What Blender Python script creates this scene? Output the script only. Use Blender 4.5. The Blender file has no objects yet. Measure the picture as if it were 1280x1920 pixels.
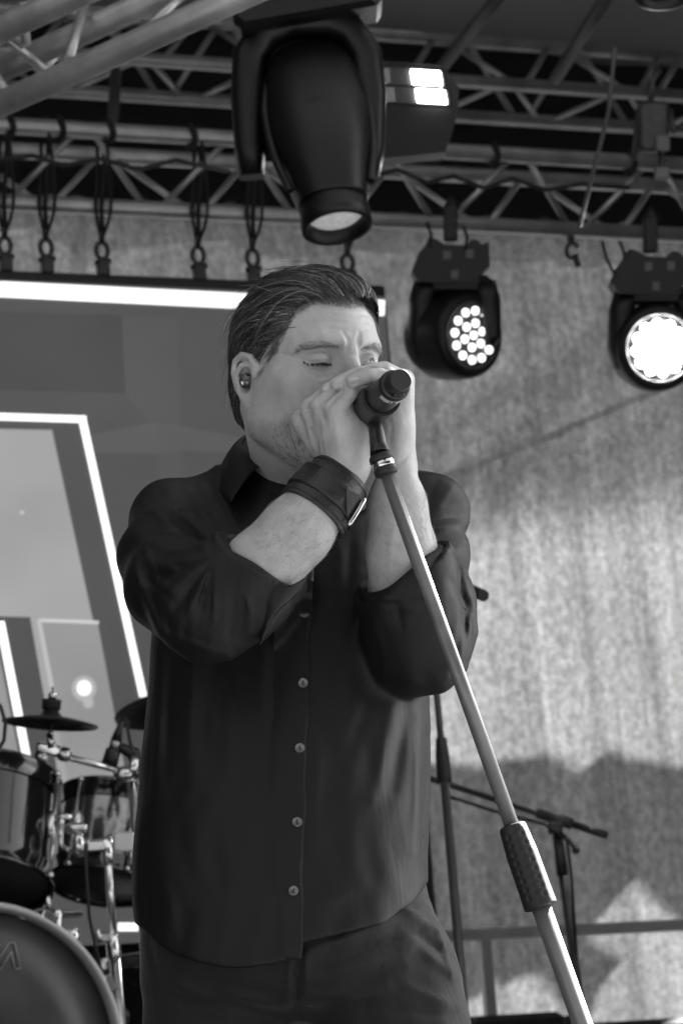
import bpy, bmesh, math, random
import numpy as np
from mathutils import Vector, Matrix
random.seed(7); rng = np.random.default_rng(7)
R = math.radians
scene = bpy.context.scene
col = scene.collection

# ---------------------------------------------------------------- camera
F_PX = 5800.0                      # focal length in pixels of the 1280 x 1920 frame
CAM_Z, PITCH, ROLL = 0.66, R(12.0), R(4.5)
cp, sp, cr, sr = math.cos(PITCH), math.sin(PITCH), math.cos(ROLL), math.sin(ROLL)
FWD = np.array([0, cp, sp]); R0 = np.array([1.0, 0, 0]); U0 = np.array([0, -sp, cp])
RIGHT = cr * R0 - sr * U0; UP = sr * R0 + cr * U0
CAM = np.array([0, 0, CAM_Z])
CM = np.stack([RIGHT, UP, -FWD], 1)          # camera axes as columns
cam_data = bpy.data.cameras.new('camera'); cam = bpy.data.objects.new('camera', cam_data); col.objects.link(cam)
m4 = np.eye(4); m4[:3, :3] = CM; m4[:3, 3] = CAM
cam.matrix_world = Matrix(m4.tolist())
cam_data.sensor_fit = 'VERTICAL'; cam_data.sensor_height = 36; cam_data.sensor_width = 24
cam_data.lens = F_PX / 1920 * 36
cam_data.clip_start = 0.05; cam_data.clip_end = 500
cam_data.dof.use_dof = True; cam_data.dof.focus_distance = 3.36; cam_data.dof.aperture_fstop = 15
scene.camera = cam

# ---------------------------------------------------------------- daylight
SUN_AZ, SUN_EL = R(46), R(36)                # azimuth clockwise from +Y
SUN = np.array([math.sin(SUN_AZ) * math.cos(SUN_EL), math.cos(SUN_AZ) * math.cos(SUN_EL), math.sin(SUN_EL)])
world = bpy.data.worlds.new('World'); scene.world = world; world.use_nodes = True
wn = world.node_tree.nodes; wl = world.node_tree.links; wn.clear()
sky = wn.new('ShaderNodeTexSky'); sky.sky_type = 'NISHITA'; sky.sun_disc = False
sky.sun_elevation = SUN_EL; sky.sun_rotation = SUN_AZ
bw = wn.new('ShaderNodeRGBToBW'); bg = wn.new('ShaderNodeBackground'); wo = wn.new('ShaderNodeOutputWorld')
bg.inputs['Strength'].default_value = 0.05
wl.new(sky.outputs['Color'], bw.inputs['Color']); wl.new(bw.outputs['Val'], bg.inputs['Color']); wl.new(bg.outputs['Background'], wo.inputs['Surface'])
sd = bpy.data.lights.new('sun', 'SUN'); sd.energy = 5.0; sd.angle = R(0.5); sd.color = (1, 1, 1)
so = bpy.data.objects.new('sun', sd); col.objects.link(so)
so.rotation_euler = Vector((-SUN).tolist()).to_track_quat('-Z', 'Y').to_euler()
so.location = (SUN * 30).tolist()
vs = scene.view_settings
vs.view_transform = 'Standard'; vs.look = 'None'; vs.exposure = 3.48; vs.gamma = 1.0; vs.use_curve_mapping = False
scene.display_settings.display_device = 'sRGB'
scene.cycles.max_bounces = 8; scene.cycles.diffuse_bounces = 4; scene.cycles.transparent_max_bounces = 8
scene.cycles.sample_clamp_indirect = 6.0
try:
    scene.cycles.use_denoising = True; scene.cycles.denoiser = 'OPENIMAGEDENOISE'
except Exception: pass

# ---------------------------------------------------------------- coordinates
def C(px, py, d):                            # camera-space point of a pixel at depth d
    return np.array([(px - 640) / F_PX * d, (960 - py) / F_PX * d, -d], float)
def cam2world(p): return CAM + np.asarray(p, float) @ CM.T
def world2cam(p): return (np.asarray(p, float) - CAM) @ CM
def P(px, py, d): return cam2world(C(px, py, d))
WA = R(23.0)                                 # the stage's back line runs away to the right
WU = np.array([math.cos(WA), math.sin(WA), 0]); WN = np.array([-math.sin(WA), math.cos(WA), 0]); WZ = np.array([0, 0, 1.0])
def W(px, py, D):                            # pixel ray meets the vertical plane n.p = D
    r = cam2world(C(px, py, 1.0)) - CAM
    return CAM + r * ((D - CAM @ WN) / (r @ WN))
def wl2(p): p = np.asarray(p); return p @ WU, p @ WN, p[..., 2]
def wp(u, n, z): return WU * u + WN * n + WZ * z

# ---------------------------------------------------------------- materials
MATS = {}
def mat(name, v=0.5, rough=0.5, metal=0.0, spec=0.5, bump=0.0, bscale=80.0, var=0.0, vscale=6.0, coat=0.0, stretch=None, sheen=0.0, aniso=0.0, sss=0.0):
    if name in MATS: return MATS[name]
    m = bpy.data.materials.new(name); m.use_nodes = True
    nt = m.node_tree; n = nt.nodes; l = nt.links; b = n['Principled BSDF']
    b.inputs['Base Color'].default_value = (v, v, v, 1); b.inputs['Roughness'].default_value = rough
    b.inputs['Metallic'].default_value = metal; b.inputs['Specular IOR Level'].default_value = spec
    b.inputs['Coat Weight'].default_value = coat; b.inputs['Sheen Weight'].default_value = sheen
    if sss:
        b.inputs['Subsurface Weight'].default_value = sss; b.inputs['Subsurface Radius'].default_value = (0.006, 0.006, 0.006); b.inputs['Subsurface Scale'].default_value = 1.0
    tc = None
    if bump or var:
        tc = n.new('ShaderNodeTexCoord'); mp = n.new('ShaderNodeMapping'); l.new(tc.outputs['Object'], mp.inputs['Vector'])
        if stretch: mp.inputs['Scale'].default_value = stretch
    if var:
        t = n.new('ShaderNodeTexNoise'); t.inputs['Scale'].default_value = vscale; t.inputs['Detail'].default_value = 5; t.inputs['Roughness'].default_value = 0.6
        l.new(mp.outputs['Vector'], t.inputs['Vector'])
        r = n.new('ShaderNodeMapRange'); r.inputs[1].default_value = 0.3; r.inputs[2].default_value = 0.7
        r.inputs[3].default_value = v * (1 - var); r.inputs[4].default_value = v * (1 + var)
        l.new(t.outputs['Fac'], r.inputs['Value']); l.new(r.outputs['Result'], b.inputs['Base Color'])
        r2 = n.new('ShaderNodeMapRange'); r2.inputs[1].default_value = 0.3; r2.inputs[2].default_value = 0.7
        r2.inputs[3].default_value = max(0.03, rough * (1 - 0.6 * var)); r2.inputs[4].default_value = min(1, rough * (1 + 0.6 * var))
        l.new(t.outputs['Fac'], r2.inputs['Value']); l.new(r2.outputs['Result'], b.inputs['Roughness'])
    if bump:
        t2 = n.new('ShaderNodeTexNoise'); t2.inputs['Scale'].default_value = bscale; t2.inputs['Detail'].default_value = 4
        l.new(mp.outputs['Vector'], t2.inputs['Vector'])
        bn = n.new('ShaderNodeBump'); bn.inputs['Strength'].default_value = 1.0; bn.inputs['Distance'].default_value = bump
        l.new(t2.outputs['Fac'], bn.inputs['Height']); l.new(bn.outputs['Normal'], b.inputs['Normal'])
    MATS[name] = m
    return m
def emat(name, v, strength=1.0):
    if name in MATS: return MATS[name]
    m = bpy.data.materials.new(name); m.use_nodes = True
    b = m.node_tree.nodes['Principled BSDF']; b.inputs['Base Color'].default_value = (.05, .05, .05, 1); b.inputs['Roughness'].default_value = 0.4
    b.inputs['Emission Color'].default_value = (v, v, v, 1); b.inputs['Emission Strength'].default_value = strength
    MATS[name] = m
    return m

# ---------------------------------------------------------------- mesh helpers
def tag(o, label=None, cat=None, group=None, kind=None):
    if label: o['label'] = label
    if cat: o['category'] = cat
    if group: o['group'] = group
    if kind: o['kind'] = kind
    return o
def empty(name, loc, label=None, cat=None, group=None):
    o = bpy.data.objects.new(name, None); o.empty_display_size = 0.05; o.location = [float(a) for a in loc]
    col.objects.link(o); return tag(o, label, cat, group)
ORIG = {}
def basis(d):
    d = np.asarray(d, float); d = d / np.linalg.norm(d)
    a = np.array([0, 0, 1.0]) if abs(d[2]) < 0.9 else np.array([1.0, 0, 0])
    x = np.cross(a, d); x /= np.linalg.norm(x); y = np.cross(d, x)
    return x, y, d
class MB:
    def __init__(s): s.v = []; s.f = []; s.smooth = []; s.mi = []
    def add(s, v, f, smooth=True, mi=0):
        o = len(s.v); s.v += [tuple(float(c) for c in p) for p in v]
        s.f += [tuple(i + o for i in q) for q in f]; s.smooth += [smooth] * len(f); s.mi += [mi] * len(f); return s
    def rings(s, rs, cap=True, smooth=True, closed=False, mi=0):
        n = len(rs[0]); v = [p for r in rs for p in r]; f = []
        m = len(rs)
        for i in range(m if closed else m - 1):
            a, b = i * n, ((i + 1) % m) * n
            for j in range(n): f.append((a + j, a + (j + 1) % n, b + (j + 1) % n, b + j))
        s.add(v, f, smooth, mi)
        if cap and not closed:
            o = len(s.v) - len(v)
            s.f.append(tuple(o + j for j in reversed(range(n)))); s.f.append(tuple(o + (m - 1) * n + j for j in range(n)))
            s.smooth += [False, False]; s.mi += [mi, mi]
        return s
    def tube(s, pts, rad, n=12, cap=True, smooth=True, mi=0, closed=False):
        pts = [np.asarray(p, float) for p in pts]; k = len(pts)
        rad = [rad] * k if np.isscalar(rad) else list(rad)
        rs = []; x = None
        for i in range(k):
            if closed: t = pts[(i + 1) % k] - pts[i - 1]
            else: t = pts[min(i + 1, k - 1)] - pts[max(i - 1, 0)]
            t = t / (np.linalg.norm(t) + 1e-12)
            if x is None: x, y, _ = basis(t)
            else:
                x = x - t * (x @ t); x /= np.linalg.norm(x) + 1e-12; y = np.cross(t, x)
            rs.append([pts[i] + rad[i] * (math.cos(a) * x + math.sin(a) * y) for a in np.linspace(0, 2 * math.pi, n, endpoint=False)])
        return s.rings(rs, cap, smooth, closed, mi)
    def lathe(s, o, axis, prof, n=32, smooth=True, mi=0, cap=True):
        x, y, d = basis(axis); o = np.asarray(o, float)
        rs = [[o + d * h + r * (math.cos(a) * x + math.sin(a) * y) for a in np.linspace(0, 2 * math.pi, n, endpoint=False)] for (h, r) in prof]
        return s.rings(rs, cap, smooth, False, mi)
    def box(s, c, ax, half, bev=0.0, mi=0):
        c = np.asarray(c, float); X, Y, Z = [np.asarray(a, float) / np.linalg.norm(a) for a in ax]; hx, hy, hz = half
        b = min(bev, min(half) * 0.49)
        if b <= 0:
            v = [c + X * hx * i + Y * hy * j + Z * hz * k for i in (-1, 1) for j in (-1, 1) for k in (-1, 1)]
            return s.add(v, [(0, 1, 3, 2), (4, 6, 7, 5), (0, 4, 5, 1), (2, 3, 7, 6), (0, 2, 6, 4), (1, 5, 7, 3)], False, mi)
        def ring(z, ins):
            a, e = hx - ins, hy - ins; q = b
            return [c + X * i + Y * j + Z * z for i, j in ((a - q, -e), (a, -e + q), (a, e - q), (a - q, e), (-a + q, e), (-a, e - q), (-a, -e + q), (-a + q, -e))]
        return s.rings([ring(-hz, b), ring(-hz + b, 0), ring(hz - b, 0), ring(hz, b)], True, False, False, mi)
    def prism(s, poly, off, mi=0, smooth=False):        # polygon (3D points) extruded by vector off
        n = len(poly); a = [np.asarray(p, float) for p in poly]; b = [p + np.asarray(off) for p in a]
        f = [tuple(range(n)), tuple(reversed(range(n, 2 * n)))] + [(i, i + n, (i + 1) % n + n, (i + 1) % n) for i in range(n)]
        return s.add(a + b, f, smooth, mi)
    def sphere(s, c, r, n=16, m=10, sc=None, ax=None, mi=0):
        c = np.asarray(c, float); sc = sc or (1, 1, 1); ax = ax or (np.eye(3))
        rs = []
        for i in range(1, m):
            t = math.pi * i / m
            rs.append([c + r * (sc[0] * math.sin(t) * math.cos(a) * np.asarray(ax[0]) + sc[1] * math.sin(t) * math.sin(a) * np.asarray(ax[1]) + sc[2] * -math.cos(t) * np.asarray(ax[2])) for a in np.linspace(0, 2 * math.pi, n, endpoint=False)])
        return s.rings(rs, True, True, False, mi)
    def build(s, name, mats, parent=None, origin=None):
        me = bpy.data.meshes.new(name)
        o = bpy.data.objects.new(name, me); col.objects.link(o)
        if parent is not None:
            org = ORIG[parent.name]; 
        else: org = np.asarray(origin if origin is not None else (0, 0, 0), float)
        v = (np.asarray(s.v) - org)
        me.from_pydata(v.tolist(), [], s.f)
        for m in (mats if isinstance(mats, (list, tuple)) else [mats]):
            if m is not None: me.materials.append(m)
        me.polygons.foreach_set('use_smooth', s.smooth); me.polygons.foreach_set('material_index', s.mi)
        me.update()
        bm = bmesh.new(); bm.from_mesh(me); bmesh.ops.recalc_face_normals(bm, faces=bm.faces); bm.to_mesh(me); bm.free()
        if parent is not None: o.parent = parent
        else: o.location = org.tolist()
        ORIG[o.name] = org
        return o
def thing(name, loc, label, cat, group=None):
    o = empty(name, loc, label, cat, group); ORIG[o.name] = np.asarray(loc, float); return o
def copy_tree(o, parent=None, loc=None, label=None):
    c = o.copy(); col.objects.link(c); c.parent = parent
    if loc is not None: c.location = [float(a) for a in loc]
    if label: c['label'] = label
    ORIG[c.name] = ORIG[o.name]
    for ch in list(o.children): copy_tree(ch, c)
    return c
def raw(name, v, f, m, parent, smooth=True):
    org = ORIG[parent.name] if parent is not None else np.zeros(3)
    me = bpy.data.meshes.new(name); o = bpy.data.objects.new(name, me); col.objects.link(o)
    v = np.asarray(v, np.float32) - org.astype(np.float32); f = np.asarray(f, np.int32)
    me.vertices.add(len(v)); me.vertices.foreach_set('co', v.ravel())
    k = f.shape[1]; me.loops.add(f.size); me.loops.foreach_set('vertex_index', f.ravel())
    me.polygons.add(len(f)); me.polygons.foreach_set('loop_start', np.arange(0, f.size, k, dtype=np.int32))
    me.polygons.foreach_set('use_smooth', np.full(len(f), smooth))
    me.materials.append(m); me.update(calc_edges=True)
    if parent is not None: o.parent = parent
    ORIG[o.name] = org
    return o
def spline(pts, n):
    pts = np.asarray(pts, float); k = len(pts); t = np.linspace(0, k - 1, n); i = np.clip(t.astype(int), 0, k - 2); u = (t - i)[:, None]
    g = lambda j: pts[np.clip(j, 0, k - 1)]
    p0, p1, p2, p3 = g(i - 1), g(i), g(i + 1), g(i + 2)
    return .5 * (2 * p1 + (p2 - p0) * u + (2 * p0 - 5 * p1 + 4 * p2 - p3) * u ** 2 + (3 * p1 - p0 - 3 * p2 + p3) * u ** 3)
def nrm(a): return a / (np.linalg.norm(a, axis=-1, keepdims=True) + 1e-12)
# ================================================================ ground, deck, roof
def sheet(name, pts, m, kind='structure'):
    mb = MB(); mb.add(pts, [tuple(range(len(pts)))], False); return tag(mb.build(name, m), kind=kind)
grass = mat('worn_grass', .06, .9, bump=.02, bscale=20, var=.4, vscale=1.5)
sheet('ground', [(-150, -150, -1.1), (150, -150, -1.1), (150, 150, -1.1), (-150, 150, -1.1)], grass)
sheet('pavement', [(-40, -60, -1.094), (40, -60, -1.094), (40, 1.2, -1.094), (-40, 1.2, -1.094)], mat('pale_paving', .11, .9, bump=.004, bscale=20, var=.2, vscale=1.5))
deck = mat('black_deck_ply', .035, .6, bump=.0006, bscale=120, var=.3, vscale=3)
# unseen foliage belt behind the camera, added to block the low sky
tv = []; NB, HB = 120, 14
for i in range(NB):
    a_ = R(190) + R(160) * i / (NB - 1); rr_ = 15 + 1.2 * math.sin(i * .9) + .8 * math.sin(i * 2.3)
    for j in range(HB):
        h_ = j / (HB - 1); top_ = 11.5 + 1.3 * math.sin(i * .55) + .8 * math.sin(i * 1.7 + 1); bulge = 1.6 * math.sin(math.pi * h_) + .5 * math.sin(i * 1.3 + j * 1.9) + .35 * math.sin(i * 3.1 - j * 2.7)
        tv.append(((rr_ - bulge) * math.cos(a_), 2 + (rr_ - bulge) * math.sin(a_), -1.1 + h_ * top_))
tag(MB().add(tv, [(i * HB + j, i * HB + j + 1, (i + 1) * HB + j + 1, (i + 1) * HB + j) for i in range(NB - 1) for j in range(HB - 1)]).build('blocker_belt', mat('blocker_foliage', .05, .8, bump=.3, bscale=3, var=.5, vscale=2)), kind='stuff')
D_CUR, D_SCR, D_A, D_B = 10.35, 8.22, 8.10, 9.60
mb = MB()
c_ = wp(1.2, 6.4, -.06); mb.box(c_, (WU, WN, WZ), (6.2, 4.6, .06), .01); tag(mb.build('stage_floor', deck), kind='structure')
tarp = mat('dark_roof_tarpaulin', .22, .65, bump=.01, bscale=2.5, var=.15, vscale=.8)
u0_, u1_ = -7.0, 5.3
prof = [(10.55, 4.92), (9.6, 5.06), (8.0, 5.3), (5.4, 5.75), (4.2, 5.85), (4.0, 5.6)]
mb = MB(); top = []
for n, z in prof:
    for u in np.linspace(u0_, (3.4 + n * math.sin(WA)) / math.cos(WA), 13): top.append(wp(u, n, z + .03 * math.sin(u * 2.1 + n)))
g = lambda i, j: i * 13 + j
fa = [(g(i, j), g(i, j + 1), g(i + 1, j + 1), g(i + 1, j)) for i in range(len(prof) - 1) for j in range(12)]
mb.add(top, fa, True); mb.add([p + np.array([0, 0, .02]) for p in top], fa, True)
tag(mb.build('stage_roof', tarp), kind='structure')
drape = mat('black_drape', .02, .85, bump=.004, bscale=14)
ztop = W(640, 398, D_CUR)[2]
# dark valance above the curtain
mb = MB(); pts = []
for u in np.linspace(u0_, 8.0, 60):
    for z in (ztop - .02, 5.1): pts.append(wp(u, D_CUR + .06 + .02 * math.sin(u * 9), z + (.018 * math.sin(u * 17) + .012 * math.sin(u * 41) if z < 4.5 else 0)))
mb.add(pts, [(2 * i, 2 * i + 1, 2 * i + 3, 2 * i + 2) for i in range(59)]); mb.add([p + WN * .012 for p in pts], [(2 * i, 2 * i + 1, 2 * i + 3, 2 * i + 2) for i in range(59)])
tag(mb.build('roof_valance', drape), 'black roof valance hanging above the grey curtain', 'valance')
# unseen side drapes added as light blockers; the right edge admits sun up front
def wing(Xw, Y0, Y1, name, label):
    mb = MB(); pts = []; n = int((Y1 - Y0) / .06)
    for y in np.linspace(Y0, Y1, n):
        x = Xw + (.05 * math.sin(y * 14) if y > Y0 + .1 else 0)
        for z in (0.01, 5.3): pts.append(np.array([x, y, z]))
    fa = [(2 * i, 2 * i + 1, 2 * i + 3, 2 * i + 2) for i in range(n - 1)]
    mb.add(pts, fa); mb.add([p + np.array([.02, 0, 0]) for p in pts], fa); return tag(mb.build(name, drape), label, 'drape')
XW = 3.2
def y_hit(p): return p[1] + (XW - p[0]) * SUN[1] / SUN[0]
SHADE_PT = P(772, 1020, 3.262)
Y_EDGE = y_hit(SHADE_PT)
wing(XW, Y_EDGE, 12.4, 'blocker_drape', 'unseen black drape added at the right wing to block the sun')

wing(-3.4, 0.4, 9.0, 'blocker_drape', 'unseen black drape added at the left wing to block side light')  # out of view, added to cut the light from the left

# ================================================================ backdrop curtain: thin woven cloth, sun behind it
cm = bpy.data.materials.new('gauze_cloth'); cm.use_nodes = True; n_ = cm.node_tree.nodes; l_ = cm.node_tree.links; n_.clear()
out = n_.new('ShaderNodeOutputMaterial'); mix = n_.new('ShaderNodeMixShader'); tr_ = n_.new('ShaderNodeBsdfTranslucent'); df = n_.new('ShaderNodeBsdfDiffuse')
tcd = n_.new('ShaderNodeTexCoord')
def noise(scale, stretch, detail=4, rough=.6):
    mp = n_.new('ShaderNodeMapping'); mp.inputs['Rotation'].default_value = (0, 0, -WA); mp2 = n_.new('ShaderNodeMapping'); mp2.inputs['Scale'].default_value = stretch
    l_.new(tcd.outputs['Object'], mp.inputs['Vector']); l_.new(mp.outputs['Vector'], mp2.inputs['Vector'])
    t = n_.new('ShaderNodeTexNoise'); t.inputs['Scale'].default_value = scale; t.inputs['Detail'].default_value = detail; t.inputs['Roughness'].default_value = rough
    l_.new(mp2.outputs['Vector'], t.inputs['Vector']); return t.outputs['Fac']
def rng_(sock, a, b, c, d):
    r = n_.new('ShaderNodeMapRange'); r.inputs[1].default_value = a; r.inputs[2].default_value = b; r.inputs[3].default_value = c; r.inputs[4].default_value = d; l_.new(sock, r.inputs['Value']); return r.outputs['Result']
def mul(a, b):
    m = n_.new('ShaderNodeMath'); m.operation = 'MULTIPLY'; l_.new(a, m.inputs[0]); l_.new(b, m.inputs[1]); return m.outputs[0]
tex = mul(mul(rng_(noise(34, (1, 1, .8), 4, .6), .35, .65, .72, 1.28), rng_(noise(22, (1, 1, .03), 4), .35, .65, .82, 1.15)), rng_(noise(1.4, (1, 1, .7), 4), .32, .68, .80, 1.16))
tex = mul(tex, rng_(noise(80, (1, 1, .9), 3, .6), .35, .65, .84, 1.16))
sc1 = n_.new('ShaderNodeMath'); sc1.operation = 'MULTIPLY'; sc1.inputs[1].default_value = .150; l_.new(tex, sc1.inputs[0])
sc2 = n_.new('ShaderNodeMath'); sc2.operation = 'MULTIPLY'; sc2.inputs[1].default_value = .043; l_.new(rng_(noise(9, (1, 1, .05), 3), .35, .65, .93, 1.06), sc2.inputs[0])
l_.new(sc1.outputs[0], tr_.inputs['Color']); l_.new(sc2.outputs[0], df.inputs['Color'])
mix.inputs['Fac'].default_value = .5; l_.new(df.outputs[0], mix.inputs[1]); l_.new(tr_.outputs[0], mix.inputs[2]); l_.new(mix.outputs[0], out.inputs['Surface'])
cu0, cu1 = wl2(W(-500, 900, D_CUR))[0] - 5.0, wl2(W(1800, 900, D_CUR))[0] + .8
mb = MB(); us_ = np.linspace(cu0, cu1, 700); zs_ = np.linspace(0.02, ztop, 26); pts = []
for u in us_:
    for i, z in enumerate(zs_):
        fold = .0035 * math.sin(u * 7 + .6 * math.sin(z * 1.3)) + .0012 * math.sin(u * 23 + z) + .0007 * math.sin(u * 47 + 2 * z)
        pts.append(wp(u, D_CUR + fold, z + (.014 * math.sin(u * 19) + .010 * math.sin(u * 53 + 1) if i == 25 else 0)))
mb.add(pts, [(i * 26 + j, i * 26 + j + 1, (i + 1) * 26 + j + 1, (i + 1) * 26 + j) for i in range(699) for j in range(25)])
curtain = tag(mb.build('backdrop_curtain', cm), 'pale grey woven backdrop curtain glowing with sunlight from behind', 'curtain')
# behind the curtain: added sheet shaped to cast its shadow, and a guy rope
def behind(px, py, off):                     # the point off metres behind the cloth on the sun ray through a pixel of the cloth
    q = W(px, py, D_CUR); return q + SUN * (off / (SUN @ WN))
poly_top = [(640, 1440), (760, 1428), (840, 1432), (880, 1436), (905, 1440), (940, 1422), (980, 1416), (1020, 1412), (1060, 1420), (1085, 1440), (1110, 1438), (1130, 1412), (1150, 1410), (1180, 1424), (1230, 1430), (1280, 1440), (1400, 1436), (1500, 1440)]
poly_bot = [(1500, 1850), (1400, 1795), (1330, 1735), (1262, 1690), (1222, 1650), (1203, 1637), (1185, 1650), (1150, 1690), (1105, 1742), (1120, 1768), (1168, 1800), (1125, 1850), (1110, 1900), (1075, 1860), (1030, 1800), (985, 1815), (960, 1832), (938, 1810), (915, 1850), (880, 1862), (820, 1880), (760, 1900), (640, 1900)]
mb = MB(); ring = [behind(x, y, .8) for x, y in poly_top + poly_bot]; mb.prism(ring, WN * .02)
tag(mb.build('shading_sheet', mat('blocker_cloth', .04, .7)), 'unseen dark sheet behind the backdrop curtain, cut to throw its shadow', 'shading_sheet')
# unseen leaf screen, added behind the stage to dim the upper cloth
def leaf_quads(x0, x1, step, dens, off, jit, size):
    v = []; f = []; g_ = np.random.default_rng(11)
    for x in np.arange(x0, x1, step):
        for y in np.arange(300, 1060, step):
            xx, yy = x + g_.uniform(-.45, .45) * step, y + g_.uniform(-.45, .45) * step
            if g_.random() > dens(xx, yy): continue
            c = behind(xx, yy, off + g_.uniform(-jit, jit)); a = nrm(g_.normal(0, 1, 3)); b = nrm(np.cross(a, nrm(g_.normal(0, 1, 3)))); s = size * g_.uniform(.8, 1.2); k = len(v)
            v += [c - a * s, c + b * s * .5, c + a * s, c - b * s * .5]; f.append((k, k + 1, k + 2, k + 3))
    return v, f
dim_dens = lambda x, y: float(np.interp(y + .05 * (x - 900), [300, 900, 960, 1010], [1, 1, .6, .0]))
v_, f_ = leaf_quads(-450, 1700, 15, dim_dens, 3.6, .4, .030)
tb = behind(2600, 900, 3.6); blocker_tree = thing('blocker_tree', (tb[0], tb[1], -1.1), 'unseen leafy blocker added behind the stage to dim the upper curtain', 'blocker_tree')
MB().tube([(tb[0], tb[1], -1.1), (tb[0] + .1, tb[1], 2.5), (tb[0] - .1, tb[1] + .1, tb[2] - 1.2), (tb[0], tb[1], tb[2] + .4)], (.2, .16, .10, .03), 12).build('trunk', mat('bark', .08, .9, bump=.02, bscale=12), blocker_tree)
tag(MB().add(v_, f_, False).build('leaf_screen', mat('leaves', .06, .6), blocker_tree), kind='stuff')
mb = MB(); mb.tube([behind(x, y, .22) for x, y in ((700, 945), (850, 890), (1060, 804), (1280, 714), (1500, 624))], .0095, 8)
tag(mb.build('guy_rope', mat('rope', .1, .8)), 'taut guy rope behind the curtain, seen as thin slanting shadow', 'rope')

# ================================================================ trusses
ALU = mat('truss_aluminium', .50, .42, .70, var=.25, vscale=9, bump=.0004, bscale=60)
def truss(name, label, chords, pairs, u_a, u_b, u_node, per, r=.025, rb=.010):
    n0, z0 = chords[0]; t = thing(name, wp((u_a + u_b) / 2, n0, z0), label, 'truss', 'stage roof trusses')
    for n, z in chords: MB().tube([wp(u_a, n, z), wp(u_b, n, z)], r, 16).build('chord', ALU, t)
    for (a, b, ph) in pairs:
        (na, za), (nb, zb) = chords[a], chords[b]; k0 = math.ceil((u_a - u_node) / per); k1 = math.floor((u_b - u_node) / per)
        for k in range(k0, k1):
            u = u_node + (k + ph) * per; g = .04
            for sgn in (-1, 1):
                p, q = wp(u + sgn * .5 * g, na, za), wp(u + sgn * (.5 * per - .5 * g), nb, zb); MB().tube([p, q], rb, 8).build('brace', ALU, t)
    return t
def nz(px, py, D): q = W(px, py, D); return (D, q[2])
uA = lambda px, py=300: wl2(W(px, py, D_A))[0]
perA = uA(1225) - uA(975)
truss('truss', 'aluminium roof truss carrying the wash lights, nearest the curtain top', [nz(640, 272, D_A), nz(640, 316, D_A + .24), nz(640, 410, D_A + .12)], [(0, 2, 0), (1, 2, .3)], uA(-1500), uA(2100), uA(975), perA)
uB = lambda px, py=130: wl2(W(px, py, D_B))[0]
truss('truss', 'aluminium roof truss higher and farther back, below the dark roof', [nz(640, 60, D_B + .1), nz(640, 137, D_B - .06), nz(640, 204, D_B + .14)], [(0, 1, 0), (1, 2, .4), (0, 2, .2)], uB(-1500), uB(2100), uB(850), perA, .025, .011)
# near truss crossing the upper left corner
tC = thing('truss', P(200, 100, 5.9), 'thick aluminium truss crossing the upper left corner, nearest to camera', 'truss', 'stage roof trusses')
def seg(a, b, r, nm='chord', n=16): p, q = P(*a), P(*b); MB().tube([p + (p - q) * (1.6 if nm == 'chord' else 0), q + (q - p) * (.5 if nm == 'chord' else 0)], r, n).build(nm, ALU, tC)
seg((-160, 268, 6.3), (520, -38, 5.55), .026); seg((-160, 205, 6.6), (330, -20, 6.0), .026); seg((-200, 150, 6.2), (200, -35, 5.7), .026); seg((-160, 110, 6.7), (420, -120, 6.0), .026)
for a, b in (((60, 170, 6.3), (128, 60, 6.3)), ((130, 112, 5.95), (165, -20, 6.2)), ((50, 85, 6.0), (42, 5, 6.0)), ((0, 60, 6.1), (88, 135, 6.2)), ((-40, 20, 6.0), (45, 85, 6.05)), ((-20, 120, 6.3), (12, 175, 6.2)), ((285, 45, 5.85), (350, -15, 5.9)), ((-10, 170, 6.3), (-60, 80, 6.2))): seg(a, b, .0095, 'brace', 10)
# rafters under the roof and a short upright between the trusses
def rod(name, label, cat, pts, r, m, n=10, group=None): return tag(MB().tube([P(*q) for q in pts], r, n).build(name, m), label, cat, group)
dk = mat('dark_steel', .10, .5, .4, var=.2)
rod('roof_rafter', 'grey roof rafter slanting up beside the strobe panel', 'rafter', [(825, 130, 10.4), (945, -20, 9.8)], .022, dk, group='roof rafters')
rod('roof_rafter', 'grey roof rafter slanting up right of the other rafter', 'rafter', [(1040, 150, 10.4), (1145, -20, 9.8)], .022, dk, group='roof rafters')
rod('truss_upright', 'short dark upright tube between two trusses at upper left', 'tube', [(218, 135, 9.7), (210, 250, 9.4)], .018, dk)
rod('hanging_cable', 'thin grey cable hanging down across the trusses at right', 'cable', [(1152, 88, 8.2), (1140, 210, 8.3), (1112, 320, 8.35), (1085, 425, 8.4)], .006, mat('grey_cable', .12, .6), 8)

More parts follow.
